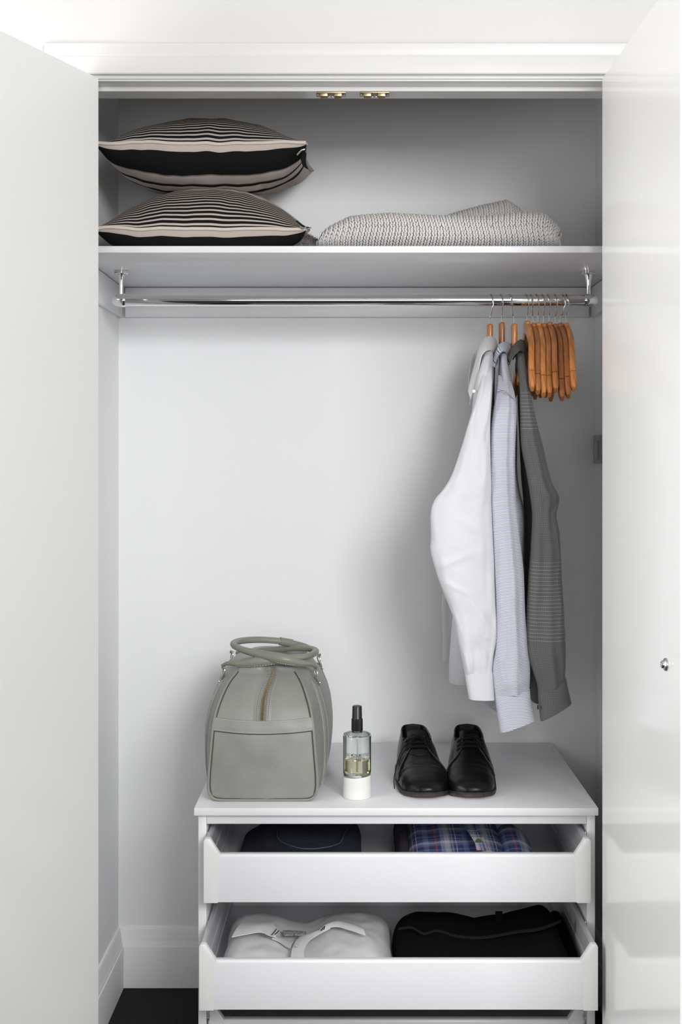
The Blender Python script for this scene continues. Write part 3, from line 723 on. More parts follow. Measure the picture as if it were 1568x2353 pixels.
g = B(); stitches(blpos, (0.004, .996), (-1.45, 1.95), .0122, g, ST+.0006)
# end column loops at both ends
for f, sgn in ((0.0, -1), (1.0, 1)):
    for rr in (.98, .72, .45, .2):
        nn_ = int(26*rr)
        for k in range(nn_):
            a = 2*math.pi*k/nn_; p = blpos(f, a, 0); c = Vector((p.x, 2.735, ST+.035)); q = c+(p-c)*rr
            ax = Vector((0, -math.sin(a+.5), math.cos(a+.5)))
            Mx = np.array([ax.cross(Vector((1, 0, 0)))*.003, Vector((1, 0, 0))*.003, ax*.007])
            VV = EV @ Mx + np.array(q+Vector((sgn*.001*(1-rr)*6, 0, 0))); VV[:, 2] = np.maximum(VV[:, 2], ST+.0006)
            g.add(VV.tolist(), EF)
o = g.build('knit_stitches', yarn, kb); o['kind'] = 'stuff'
# the loose fold rising at the back
def foldpos(f, a):
    x = Xp(1010, 2.80)+(Xp(1205, 2.80)-Xp(1010, 2.80))*f
    ht = float(np.interp(f, [0, .25, .5, .78, .93, 1], [.030, .046, .060, .072, .050, .004]))
    s = max(0, math.sin(a)); return Vector((x, 2.80-.085*math.cos(a), ST+.078+ht*(s**.7)))
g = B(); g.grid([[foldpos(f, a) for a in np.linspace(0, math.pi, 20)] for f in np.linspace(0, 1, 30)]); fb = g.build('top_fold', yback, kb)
g = B(); stitches(foldpos, (0, 1), (.15, 2.2), .0118, g); o = g.build('knit_stitches', yarn, fb); o['kind'] = 'stuff'

# ------------------------------------------------------------------ DRESSER
TZ = .609
dr = thing('drawer_unit', 'white chest of open drawers standing against the back wall', 'drawers', (.085, 2.75, 0))
dx0, dx1 = Xp(456, 2.475), Xp(1368, 2.475)
b = B(); b.box(Xp(446, 2.46), Xp(1376, 2.46), 2.46, BK-.004, TZ-.0155, TZ, bev=.0012); b.build('top_board', M['melamine'], dr)
for nm, xa, xb in (('side_panel', dx0, dx0+.0165), ('side_panel', dx1-.0165, dx1)):
    b = B(); b.box(xa, xb, 2.475, BK-.006, 0, TZ-.016, bev=.0008); b.build(nm, M['melamine'], dr)
b = B(); b.box(dx0+.017, dx1-.017, 2.4755, 2.493, .5725, TZ-.016, bev=.0006); b.build('top_rail', M['melamine'], dr)
b = B(); b.box(dx0+.017, dx1-.017, BK-.012, BK-.006, .02, TZ-.016); b.build('back_panel', M['melamine'], dr)
b = B(); b.box(dx0+.017, dx1-.017, 2.49, BK-.013, .030, .046); b.build('bottom_board', M['melamine'], dr)
ix0, ix1 = -.3010, .4715
def drawer(d, zb, ln):
    z0 = zb; zp = zb+.0965; zh = zb+.128
    g = B(); cw = .0285
    # front panel, with a rounded top lip
    g.poly([(d+.001, z0+.001), (d+.001, zp-.0045), (d+.003, zp-.001), (d+.006, zp), (d+.0165, zp), (d+.0165, z0+.001)], 'x', ix0+cw-.001, ix1-cw+.001, bev=.0006)
    root = g.build('drawer', M['melamine'], dr)
    for s in (-1, 1):
        xo = ix0 if s < 0 else ix1
        pts = [(0, z0), (0, zh-.004), (.0035, zh), (.0125, zh), (.0335, zp-.001), (cw+.0005, zp-.005), (cw, z0)]
        pts = [(xo-s*px_, pz) for px_, pz in pts]
        g = B(); g.poly(pts, 'y', d-.0015, d+.014, bev=.0012)
        # raised line following the slope
        g.build('end_cap', M['cap'], root)
        # side wall, folded steel: outer skin with ridges
        xi = xo-s*.0125
        g = B(); pr = [(xo-s*.0015, z0+.01), (xo-s*.0015, zh-.006), (xo-s*.004, zh-.0005), (xo-s*.0105, zh-.0005), (xi, zh-.006), (xi, zb+.085), (xi-s*.002, zb+.083), (xi-s*.002, zb+.072), (xi, zb+.070), (xi, zb+.040), (xi-s*.0015, zb+.038), (xi-s*.0015, zb+.014), (xi, z0+.012)]
        g.poly(pr, 'y', d+.0145, d+ln, bev=0); g.build('side_wall', M['alu'], root, smooth=False)
        g = B(); xr = dx0+.0165 if s < 0 else dx1-.0165
        xa, xb = sorted((xr+s*-.0002, xr-s*.0035))
        g.box(xa, xb, 2.478, 2.98, zh-.035, zh-.004, bev=.0008); g.box(xa-.0 if s < 0 else xa-.002, xb+.002 if s < 0 else xb, 2.477, 2.97, zh-.024, zh-.019)
        g.lathe([(.0035, 0), (.003, -s*.0012), (.0001, -s*.0014)], (xr-s*.0035, 2.486, zh-.012), axis='x', n=10)
        g.build('runner', M['steel'], root)
    g = B(); g.box(ix0+.013, ix1-.013, d+.0165, d+ln, zb+.002, zb+.014); g.build('base_board', M['alu'], root)
    g = B(); g.box(ix0+.013, ix1-.013, d+ln-.012, d+ln, zb+.014, zb+.115); g.build('rear_board', M['melamine'], root)
    return root
drawer(2.420, .4313, .53); drawer(2.350, .2487, .53); drawer(2.497, .0665, .50)

# ------------------------------------------------------------------ folded clothes
def mound(name, x0, x1, y0, y1, z0, H, m, parent=None, nu=60, nv=44, seed=0, amp=.004, pe=6, fr=8, label=None):
    """soft folded garment: H(u,v) is the top height"""
    g = B(); rows = []; uvs = []
    for i in range(nv+1):
        v = math.sin((i/nv-.5)*math.pi); row = []; ur = []
        for j in range(nu+1):
            u = math.sin((j/nu-.5)*math.pi)
            e = max(0, 1-abs(u)**pe)**.45*max(0, 1-abs(v)**pe)**.45
            wob = .006*nz(v*3+seed, 5, seed) if abs(u) > .8 else 0
            x = (x0+x1)/2+(x1-x0)/2*u*(1+.02*nz(v*2.5, seed, 1)); y = (y0+y1)/2+(y1-y0)/2*v*(1+.02*nz(u*2.5, seed, 7))
            h = H(u, v)*e
            h += amp*(nz(x*fr*2.2+seed, y*fr*1.2, seed)+.6*nz(x*fr*5, y*fr*5, seed))*e**.5*.8
            row.append(Vector((x, y, z0+max(h, .0005)))); ur.append((x, y+h*1.0))
        rows.append(row); uvs.append(ur)
    g.grid(rows, uvs)
    base = [[Vector((p.x, p.y, z0)) for p in (r[0], r[-1])] for r in (rows[0], rows[-1])]
    g.grid(base)
    return g.build(name, m, parent, angle=80)
z1 = .4313+.0145; z2 = .2487+.0145
denim = mat('denim', (.016, .020, .036), .9, bump=.8, bscale=1100, var=.35, vscale=70)
jn = thing('folded_jeans', 'folded dark blue jeans in the upper drawer', 'jeans', (-.12, 2.62, z1))
mound('body', Xp(540, 2.56), Xp(831, 2.60), 2.47, 2.80, z1, lambda u, v: (.062+.016*v)*(np.interp(u, [-1, -.8, -.55, -.3, 1], [.45, .55, .85, 1, 1])), denim, jn, seed=2, amp=.004)
def onsurf(px, py, zt): # point of the line of sight at height zt
    d = (CZ-zt)*F/(py-VY); return P(px, py, d)
pk = [(640, 1893), (640, 1932), (655, 1943), (695, 1955), (730, 1955), (776, 1945), (792, 1920), (810, 1893)]
g = B(); g.tube([Vector(p) for p in cr([tuple(onsurf(a, c, z1+.064-.0002*(1955-c))+Vector((0, -.004, .006))) for a, c in pk], 60)], .0011, n=6)
g.build('pocket_stitching', mat('denim_thread', (.075, .085, .10), .8), jn)

def plaid():
    m = mat('plaid_flannel', (.1, .12, .25), .9, bump=.3, bscale=900); nt = m.node_tree; bs = nt.nodes['Principled BSDF']
    u, v = uv_of(nt)
    def ramp(c, per, ph, stops):
        f = math_node(nt, 'FRACT', math_node(nt, 'ADD', math_node(nt, 'DIVIDE', c, per), ph))
        r = nt.nodes.new('ShaderNodeValToRGB'); r.color_ramp.interpolation = 'CONSTANT'
        while len(r.color_ramp.elements) < len(stops): r.color_ramp.elements.new(.5)
        for e, (p, cc) in zip(r.color_ramp.elements, stops): e.position = p; e.color = (*cc, 1)
        nt.links.new(f, r.inputs[0]); return r.outputs[0]
    navy, blue, white, red, pale, ink = (.035, .05, .16), (.13, .20, .40), (.62, .60, .60), (.42, .06, .04), (.30, .36, .50), (.008, .008, .02)
    S1 = [(0, navy), (.16, red), (.205, navy), (.30, pale), (.40, white), (.52, pale), (.56, ink), (.575, pale), (.62, ink), (.64, navy), (.68, white), (.70, navy), (.86, blue)]
    S2 = [(0, navy), (.20, red), (.24, blue), (.34, pale), (.42, white), (.53, ink), (.55, pale), (.60, ink), (.62, navy), (.70, white), (.72, navy), (.9, blue)]
    nt.links.new(mixc(nt, .5, ramp(u, .083, .1, S1), ramp(v, .075, .35, S2)), bs.inputs['Base Color'])
    return m
PL = plaid()
ps = thing('folded_plaid_shirt', 'folded blue, white and red plaid shirt in the upper drawer', 'shirt', (.2, 2.62, z1))
mound('body', Xp(938, 2.55), Xp(1165, 2.58), 2.455, 2.80, z1, lambda u, v: .064+.016*v+.004*math.sin(2*u), PL, ps, seed=5, amp=.006)
mound('sleeve_fold', Xp(1150, 2.55), Xp(1236, 2.58), 2.455, 2.74, z1, lambda u, v: (.060+.012*v)*np.interp(u, [-1, 0, 1], [1.1, 1.05, .7]), PL, ps, seed=6, amp=.005, pe=3)
g = B()
rows = [[onsurf(px+dx, py, z1+.070)+Vector((0, -.008, .010)) for dx in (-13, -4, 4, 13)] for px, py in ((1068, 1893), (1082, 1912), (1095, 1930), (1104, 1945), (1108, 1962))]
g.grid(rows, [[(p.x*1.0+.03, p.z*2+p.y*.3) for p in r] for r in rows]); g.build('placket', PL, ps)
bt = onsurf(1099, 1934, z1+.078)
g = B(); g.lathe([(.0001, -.0016), (.005, -.0014), (.0062, 0), (.005, .0014), (.0001, .0016)], bt+Vector((0, -.012, .004)), axis='y', n=20); g.build('button', mat('dark_button', (.06, .055, .04), .2), ps)
mg = thing('folded_dark_knit', 'small dark purple knit beside the plaid shirt, at its left', 'clothing', (.09, 2.68, z1))
mound('body', Xp(912, 2.6), Xp(945, 2.6), 2.56, 2.84, z1, lambda u, v: .055+.014*v, mat('plum_knit', (.03, .02, .035), .95, bump=.8, bscale=500), mg, seed=9, amp=.006, pe=3)

wc = mat('white_linen', (.76, .76, .765), .85, bump=.5, bscale=700)
wf = thing('folded_white_shirt', 'folded white linen shirt with collar in the lower drawer', 'shirt', (-.1, 2.6, z2))
def wh(u, v): return (.066+.006*v)*(1-.38*math.exp(-((u+.12)/.26)**2)*(v+1)/2)*np.interp(u, [-1, -.9, -.7, -.2, .0, .15, .7, .9, 1], [1.0, 1.05, .98, .84, .80, .86, 1.0, 1.0, .9])
mound('body', Xp(504, 2.45), Xp(903, 2.52), 2.385, 2.70, z2, wh, wc, wf, seed=11, amp=.006, nu=80)
def patch(name, A, E, zt, m, parent, th=.0016, lift=.004, k=6, n=30):
    """cloth strip given by two pixel polylines with heights above the drawer floor"""
    A3 = [tuple(onsurf(a, c, zt+h)) for a, c, h in A]; E3 = [tuple(onsurf(a, c, zt+h)) for a, c, h in E]
    A3 = [Vector(q) for q in cr(A3, n)]; E3 = [Vector(q) for q in cr(E3, n)]
    f = [[A3[i].lerp(E3[i], j/(k-1))+Vector((0, -.3*lift, lift*math.sin(math.pi*j/(k-1)))) for j in range(k)] for i in range(n)]
    h = [[p+Vector((0, .2*th, -th)) for p in r] for r in f]
    g = B(); g.grid(f, [[(p.x, p.y) for p in r] for r in f]); g.grid(h)
    for x, y in (([r[0] for r in f], [r[0] for r in h]), ([r[-1] for r in f], [r[-1] for r in h]), (f[0], h[0]), (f[-1], h[-1])): g.grid([x, y])
    return g.build(name, m, parent, angle=60, weld=True)
patch('collar', [(558, 2118, .076), (590, 2119, .078), (617, 2119, .077), (632, 2122, .074), (640, 2134, .070)],
      [(533, 2152, .076), (565, 2146, .078), (600, 2141, .077), (618, 2148, .074), (634, 2152, .068)], z2, wc, wf)
patch('collar', [(735, 2135, .072), (750, 2122, .076), (773, 2114, .079), (800, 2119, .079), (828, 2128, .078)],
      [(742, 2138, .072), (752, 2132, .075), (772, 2128, .077), (805, 2136, .077), (841, 2148, .076)], z2, wc, wf)
patch('placket', [(745, 2132, .070), (715, 2143, .066), (690, 2152, .064), (673, 2175, .064), (668, 2203, .064)],
      [(760, 2132, .070), (735, 2145, .067), (712, 2160, .066), (700, 2180, .065), (699, 2203, .065)], z2, wc, wf, lift=.003)
patch('neckband', [(634, 2150, .060), (650, 2155, .056), (665, 2160, .054), (676, 2162, .054)],
      [(625, 2156, .064), (640, 2162, .060), (655, 2172, .058), (668, 2178, .058)], z2, wc, wf, lift=.002)
ink = mat('ink_print', (.03, .03, .035), .9)
lb = patch('neck_lining', [(650, 2137, .064), (680, 2138, .062), (705, 2140, .064)], [(653, 2149, .066), (680, 2148, .065), (702, 2148, .066)], z2, mat('patterned_lining', (.35, .35, .36), .9, var=.9, vscale=260), wf, lift=.001)
for a, c in (((625, 2147), (636, 2133)), ((632, 2146), (641, 2137)), ((738, 2137), (744, 2129)), ((744, 2135), (747, 2127))):
    g = B(); g.tube([onsurf(*a, z2+.080)+Vector((0, -.003, 0)), onsurf((a[0]+c[0])/2+1, (a[1]+c[1])/2, z2+.081)+Vector((0, -.003, 0)), onsurf(*c, z2+.080)+Vector((0, -.003, 0))], .0010, n=5)
    g.build('collar_print', ink, wf)
g = B(); g.lathe([(.0001, -.001), (.0045, -.001), (.005, 0), (.0001, .0008)], onsurf(683, 2172, z2+.072), n=16); g.build('button', mat('pearl_button', (.7, .66, .62), .25), wf)

bk = mat('black_wool', (.0045, .0045, .005), 1.0, bump=.8, bscale=900, spec=.08)
bk2 = mat('charcoal_wool', (.016, .016, .019), .95, bump=.5, bscale=900, spec=.1)
bs_ = thing('folded_black_sweater', 'folded black sweater with charcoal trim in the lower drawer', 'sweater', (.28, 2.6, z2))
def bh(u, v): return np.interp(u, [-1, -.85, -.3, 0, .3, .6, .8, 1], [.080, .082, .074, .066, .070, .084, .104, .112])*(1+.10*v)
mound('body', Xp(908, 2.45), Xp(1303, 2.50), 2.385, 2.66, z2, bh, bk, bs_, seed=21, amp=.005, nu=80)
patch('neck_trim', [(915, 2132, .084), (945, 2128, .084), (975, 2142, .08), (1005, 2135, .078), (1050, 2147, .072), (1110, 2150, .070), (1190, 2137, .082), (1240, 2130, .094), (1290, 2112, .104)],
      [(915, 2136, .084), (945, 2132, .084), (975, 2147, .08), (1005, 2140, .078), (1050, 2153, .072), (1110, 2156, .070), (1190, 2143, .082), (1240, 2137, .094), (1290, 2118, .104)], z2, bk2, bs_, lift=.0015, n=50)
g = B(); c0 = onsurf(1147, 2094, z2+.096); g.box(c0.x-.0075, c0.x+.0075, c0.y, c0.y+.001, c0.z-.030, c0.z); g.build('hanging_loop', bk, bs_)
mb = thing('folded_black_tshirt', 'black cloth bundle at the right end of the lower drawer, beside the sweater', 'clothing', (.42, 2.62, z2))
mound('body', Xp(1300, 2.48), Xp(1328, 2.50), 2.42, 2.74, z2, lambda u, v: .056+.01*v, bk, mb, seed=24, amp=.005, pe=3)

# ------------------------------------------------------------------ BAG
leather = mat('grey_leather', (.27, .272, .25), .42, bump=.35, bscale=260, var=.10, vscale=9)
leather2 = mat('handle_leather', (.235, .245, .20), .38, bump=.2, bscale=300)
pipem = mat('leather_piping', (.26, .262, .225), .45)
thread = mat('thread', (.62, .61, .55), .7)
edge = mat('raw_edge', (.055, .052, .045), .6)
gold = mat('nickel_ring', (.75, .72, .63), .2, metal=1)
bag = thing('weekend_bag', 'grey leather holdall with rolled handles standing on the drawer unit', 'bag', (-.19, 2.73, TZ))
BXC = -.1893
ZK = [0, .006, .03, .06, .10, .13, .16, .19, .22, .24, .255]
YN = [2.512, 2.508, 2.506, 2.507, 2.508, 2.510, 2.515, 2.528, 2.552, 2.576, 2.605]
WE = [.085, .1075, .1125, .1115, .108, .1055, .103, .097, .086, .0755, .060]
WM = [.100, .118, .127, .134, .138, .138, .134, .126, .114, .103, .090]
def b_at(z): return [float(np.interp(z, ZK, a)) for a in (YN, WE, WM)]
def smooth_at(z):
    e = .008; r = [np.array(b_at(max(0, min(.255, z+k)))) for k in (-e, 0, e)]; return (r[0]+2*r[1]+r[2])/4
YF = 2.955
def bxc(y): return BXC+(.004)*(y-2.507)/.45
def side_pt(z, t, s, off=0):
    """t -1 near corner .. 1 far corner; s = side"""
    yn, we, wm = smooth_at(z); yf = YF-(yn-2.507)*.9
    y = (yn+yf)/2+(yf-yn)/2*t; hw = we+(wm-we)*(1-abs(t)**2.4)
    return Vector((bxc(y)+s*(hw+off), y, TZ+z))
def end_pt(z, u, off=0):
    yn, we, wm = smooth_at(z)
    dent = .010*math.exp(-((u-.12*(z-.16)/.1)/.2)**2)*np.interp(z, [.15, .19, .255], [0, .35, 1.6])
    return Vector((bxc(yn)+u*we, yn-.006*(1-u*u)*np.interp(z, [0, .05, .25], [.2, 1, 1])-off+dent+.0015*nz(u*3, z*20, 2), TZ+z))
zs = list(np.linspace(0, .03, 8))+list(np.linspace(.035, .255, 40)); rows = []
for z in zs:
    row = [end_pt(z, u) for u in np.linspace(-1, 1, 25)]
    row += [side_pt(z, t, 1) for t in np.linspace(-1, 1, 26)[1:]]
    yn, we, wm = smooth_at(z); yf = YF-(yn-2.507)*.9
    row += [Vector((bxc(yf)+u*we, yf+.006*(1-u*u), TZ+z)) for u in np.linspace(1, -1, 14)[1:]]
    row += [side_pt(z, t, -1) for t in np.linspace(1, -1, 26)[1:-1]]
    rows.append(row)
top = rows[-1]; cx0 = BXC
for k, (f, dz) in enumerate(((.93, .005), (.8, .009), (.6, .011), (.35, .012), (.1, .011))):
    rows.append([Vector((cx0+(p.x-cx0)*f+.004*(1-f), p.y+(2.73-p.y)*(1-f)*.12, p.z+dz+.003*nz(p.x*30, p.y*20, k*.2)*(1-f))) for p in top])
g = B(); g.grid(rows, closeu=True, cap=(True, True)); g.build('body', leather, bag, angle=60)
# piping round both ends
pth = [end_pt(z, -1)+Vector((-.0005, -.001, 0)) for z in np.linspace(.253, .018, 40)]
pth += [Vector((BXC+x, 2.508, TZ+z)) for x, z in ((-.1085, .012), (-.100, .0055), (-.088, .0035), (-.05, .003), (0, .003), (.05, .003), (.088, .0035), (.100, .0055), (.1085, .012))]
pth += [end_pt(z, 1)+Vector((.0005, -.001, 0)) for z in np.linspace(.018, .253, 40)]
pth = [Vector(p) for p in cr([tuple(p) for p in pth], 150)]
g = B(); g.tube(pth, .0028, n=8); g.build('piping', pipem, bag)
g = B(); g.tube([p+Vector(((.0042 if p.x < BXC else -.0042)*(1 if p.z > TZ+.012 else .6), -.0002, .003 if p.z < TZ+.02 else 0)) for p in pth], .0009, n=6); g.build('seam_line', edge, bag)
pth2 = [side_pt(z, 1, 1)+Vector((.001, 0, 0)) for z in np.linspace(.004, .253, 40)]
g = B(); g.tube(pth2, .0028, n=8); g.build('piping', pipem, bag)
# side straps with stitching
for s in (-1, 1):
    for t0, t1 in ((-.72, -.56), (.50, .66)):
        g = B(); rr_ = []
        for z in np.linspace(.002, .232, 34):
            rr_.append([side_pt(z, t0, s, -.001), side_pt(z, t0, s, .0022), side_pt(z, (t0+t1)/2, s, .0026), side_pt(z, t1, s, .0022), side_pt(z, t1, s, -.001)])
        g.grid(rr_); st = g.build('side_strap', leather, bag, angle=40)
        g = B()
        for t in (t0+.02, t1-.02):
            for k in range(58):
                z = .006+k*.0038; a, c = side_pt(z, t, s, .0028), side_pt(z+.0022, t, s, .0028); g.tube([a, c], .00045, n=4)
        o = g.build('stitching', thread, st); o['kind'] = 'stuff'
# pocket band on the end panel
def band_z(u, k): return .1405+.006*u*u-.0+k*.0255
g = B(); rr_ = []
for u in np.linspace(-.99, .99, 40):
    rr_.append([end_pt(band_z(u, 0), u, 0), end_pt(band_z(u, 0), u, .0026), end_pt(band_z(u, .25), u, .0032), end_pt(band_z(u, .75), u, .0032), end_pt(band_z(u, 1), u, .0026), end_pt(band_z(u, 1), u, 0)])
g.grid(rr_); band = g.build('pocket_band', leather, bag, angle=40)
g = B(); 
for k in (0.09, .92):
    n = 62
    for q in range(n):
        u0 = -.97+1.94*q/n; u1 = u0+1.94/n*.6
        g.tube([end_pt(band_z(u0, k), u0, .0036), end_pt(band_z(u1, k), u1, .0036)], .0005, n=4)
o = g.build('stitching', thread, band); o['kind'] = 'stuff'
g = B(); g.tube([end_pt(band_z(u, 0)-.0012, u, .0008) for u in np.linspace(-.99, .99, 40)], .0008, n=5); g.build('band_edge', edge, band)
# zip up the end panel and over the top
zk = [(.168, .0, .0), (.19, .004, 0), (.205, .012, 0), (.222, .055, 0), (.238, .14, 0), (.252, .24, 0)]
def zipc(z): return float(np.interp(z, [k[0] for k in zk], [k[1] for k in zk]))-.02
zz_ = np.linspace(.166, .254, 50)
for sd in (-1, 1):
    g = B(); rr_ = []
    for z in zz_:
        w_ = .0055*(1 if z < .2 else max(.35, 1-(z-.2)*12)); we = smooth_at(z)[1]; c = zipc(z)
        rr_.append([end_pt(z, c+sd*w_/we, .0005), end_pt(z, c+sd*(w_+.001)/we, .004), end_pt(z, c+sd*(w_+.007)/we, .0035), end_pt(z, c+sd*(w_+.013)/we, .0005)])
    g.grid(rr_); fl_ = g.build('zip_flap', leather, bag, angle=50)
    g = B()
    for z in np.arange(.167, .248, .0036):
        w_ = .0055*(1 if z < .2 else max(.35, 1-(z-.2)*12)); we = smooth_at(z)[1]; c = zipc(z)
        for e in (.0028, .0066): g.tube([end_pt(z, c+sd*(w_+e)/we, .0042), end_pt(z+.002, c+sd*(w_+e)/we, .0042)], .00045, n=4)
    o = g.build('stitching', mat('dark_thread', (.14, .14, .115), .8), fl_); o['kind'] = 'stuff'
g = B(); g.grid([[end_pt(z, zipc(z)-.005/smooth_at(z)[1], .0008), end_pt(z, zipc(z)+.005/smooth_at(z)[1], .0008)] for z in zz_]); g.build('zip_tape', mat('zip_tape', (.25, .235, .21), .8), bag)
g = B()
for q, z in enumerate(np.arange(.167, .254, .00125)):
    p = end_pt(z, zipc(z), .003); sx = .0007 if q % 2 else -.0007
    g.box(p.x+sx-.0028, p.x+sx+.0028, p.y-.0012, p.y+.0012, p.z-.0004, p.z+.0004)
o = g.build('zip_teeth', M['goldzip'], bag, smooth=False); o['kind'] = 'stuff'

# handles
def handle(keys, label, keeper=None):
    pts = cr([tuple(P(a, c, d)) for a, c, d, r in keys], 90); rad = [k[0] for k in cr([(k[3], i*.01) for i, k in enumerate(keys)], 90)]
    g = B(); g.tube([Vector(p) for p in pts], rad, n=16, flat=.92, up=(0, 0, 1)); h = g.build('handle', leather2, bag); h['label'] = label
    g = B()
    for q in range(6, 84):
        p, p2 = Vector(pts[q]), Vector(pts[q+1]); off = Vector((0, -.72, -.69))*(rad[q]*.97)
        g.tube([p+off, p.lerp(p2, .6)+off], .0005, n=4)
    o = g.build('stitching', thread, h); o['kind'] = 'stuff'
    return pts, h
R0 = .0078
kL = [(511, 1529, 2.625, .0035), (525, 1524, 2.615, .007), (548, 1525, 2.605, .0120), (585, 1521, 2.60, .0105), (640, 1516, 2.60, .0078), (700, 1509, 2.62, R0), (724, 1500, 2.68, R0), (718, 1492, 2.74, R0), (680, 1489, 2.77, R0), (620, 1494, 2.80, R0), (565, 1500, 2.83, .008), (545, 1500, 2.85, .005)]
kR = [(728, 1532, 2.625, .0035), (714, 1526, 2.61, .007), (690, 1523, 2.595, .0120), (652, 1515, 2.585, .0105), (600, 1504, 2.60, .0078), (555, 1492, 2.62, R0), (537, 1481, 2.66, R0), (552, 1473, 2.71, R0), (600, 1470, 2.75, R0), (655, 1475, 2.77, R0), (700, 1486, 2.80, .008), (728, 1500, 2.85, .006)]
ptsL, hL = handle(kL, 'rolled handle curving to the right')
ptsR, hR = handle(kR, 'rolled handle curving to the left')
kp = Vector(ptsR[68]); g = B(); kq = Vector(ptsR[73])
g.tube([kp, kp.lerp(kq, .5), kq], .0092, n=16); g.build('keeper_loop', leather2, hR)
def ring(c, r, wr, ax):
    u = Vector(ax[0]).normalized(); v = Vector(ax[1]).normalized()
    g = B(); g.tube([c+u*r*math.cos(a)+v*r*1.25*math.sin(a) for a in np.linspace(0, 2*math.pi, 25)[:-1]], wr, n=8, closed=True)
    return g.build('ring', gold, bag)
for (px, py, d, s) in ((514, 1542, 2.632, -1), (533, 1506, 2.87, -1), (726, 1545, 2.632, 1), (733, 1513, 2.87, 1)):
    c = P(px, py, d); rg = ring(c, .0075, .0016, ((.35*s, .94, 0), (-.25*s, 0, 1)))
    g = B(); e = P(px-7*s*-1, py+22, d+.002); g.tube([c+Vector((0, 0, -.007)), c+Vector((s*.004, 0, -.014)), c+Vector((s*.008, .002, -.028))], [.005, .006, .005], n=10, flat=.45, up=(1, 0, 0)); tb = g.build('ring_tab', leather2, bag)
    g = B(); q = c+Vector((s*.009, -.004, -.022)); g.lathe([(.0001, -.0025), (.0018, -.002), (.0024, 0), (.0018, .001)], q, axis='y', n=10); g.build('rivet', gold, tb)
    g = B(); g.tube([c+Vector((-s*.003, 0, .0105)), c+Vector((-s*.001, -.001, .004)), c+Vector((s*.003, .001, .006)), c+Vector((s*.002, 0, .011))], .0032, n=8, flat=.6); g.build('handle_loop', leather2, bag)

# ------------------------------------------------------------------ BOTTLE
BY = 2.545; bxp = Xp(821, BY)
bo = thing('perfume_bottle', 'round glass spray bottle with black cap and white base, half full', 'bottle', (bxp, BY, TZ))
r = .0295
glass = bpy.data.materials.new('clear_glass'); glass.use_nodes = True
nt = glass.node_tree; nt.nodes.remove(nt.nodes['Principled BSDF']); gg = nt.nodes.new('ShaderNodeBsdfGlass'); gg.inputs['Roughness'].default_value = 0; gg.inputs['IOR'].default_value = 1.45
gg.inputs['Color'].default_value = (.96, .97, .97, 1); nt.links.new(gg.outputs[0], nt.nodes['Material Output'].inputs[0])
liq = bpy.data.materials.new('pale_yellow_liquid'); liq.use_nodes = True
nt = liq.node_tree; nt.nodes.remove(nt.nodes['Principled BSDF']); gg = nt.nodes.new('ShaderNodeBsdfGlass'); gg.inputs['IOR'].default_value = 1.36; gg.inputs['Roughness'].default_value = 0
gg.inputs['Color'].default_value = (.97, .955, .80, 1); nt.links.new(gg.outputs[0], nt.nodes['Material Output'].inputs[0])
g = B(); g.lathe([(.0001, .0465), (r-.001, .0465), (r, .048), (r, .128), (r-.0012, .1325), (r-.006, .1345), (.012, .136), (.0102, .138), (.0102, .146), (.0082, .146), (.0082, .136), (r-.007, .132), (r-.0032, .1285), (r-.0026, .125), (r-.0026, .054), (r-.005, .051), (.0001, .0505)], (bxp, BY, TZ), n=56)
g.build('glass_body', glass, bo)
g = B(); g.lathe([(.0001, .0507), (r-.0052, .0512), (r-.0028, .0542), (r-.0028, .0805), (.0001, .0805)], (bxp, BY, TZ), n=56); g.build('liquid', liq, bo)
g = B(); rows = []
for (rr, z, sl) in ((.0001, 0, 0), (.026, 0, 0), (.0292, .0006, 0), (.0302, .003, 0), (.0303, .045, 1), (.0300, .0462, 1), (.0289, .0462, 1), (.0001, .0455, 0)):
    rows.append([Vector((bxp+rr*math.cos(a), BY+rr*math.sin(a), TZ+z+sl*.0022*math.cos(a-.3))) for a in np.linspace(0, 2*math.pi, 57)[:-1]])
g.grid(rows, closeu=True); g.build('base', mat('white_lacquer', (.84, .83, .80), .22, coat=.3), bo)
g = B(); g.lathe([(.0115, .1385), (.0120, .140), (.0118, .163), (.0112, .1635), (.0103, .165), (.0098, .189), (.0088, .1905), (.004, .1898), (.0001, .1896)], (bxp, BY, TZ), n=40)
cp = g.build('cap', M['black'], bo)
for q in range(40):
    pass
g = B(); g.tube([(bxp, BY, TZ+.138), (bxp+.001, BY, TZ+.10), (bxp, BY, TZ+.056)], .0016, n=10); g.build('dip_tube', mat('clear_tube', (.75, .75, .72), .2), bo)
def lettering(txt, size_w, zc, name, xs=1.0, bold=0.0):
    cu = bpy.data.curves.new(name, 'FONT'); cu.body = txt; cu.align_x = 'CENTER'; cu.size = 1; cu.space_character = 1.12; cu.offset = bold; cu.extrude = 0; cu.resolution_u = 3
    tmp = bpy.data.objects.new('tmp', cu); COL.objects.link(tmp)
    dg = bpy.context.evaluated_depsgraph_get(); me = bpy.data.meshes.new_from_object(tmp.evaluated_get(dg))
    xs_ = [v.co.x for v in me.vertices]; wd = max(xs_)-min(xs_); hg = max(v.co.y for v in me.vertices); sc = size_w/wd
    V = []; R = r+.0002
    for v in me.vertices:
        a = v.co.x*sc/R+.04
        V.append((bxp+R*math.sin(a), BY-R*math.cos(a), TZ+zc+v.co.y*sc*xs))
    Fc = [list(p.vertices) for p in me.polygons]
    bpy.data.objects.remove(tmp); bpy.data.meshes.remove(me)
    g = B(); g.add(V, Fc); return g.build(name, mat(name+'_ink', (.01, .01, .01), .5), bo, smooth=False)
lettering('EAU MONUMENTALE', .052, .0905, 'lettering', 1.75, .006)
lettering('THIRDMAN', .0155, .0835, 'small_lettering', 1.15, .0)

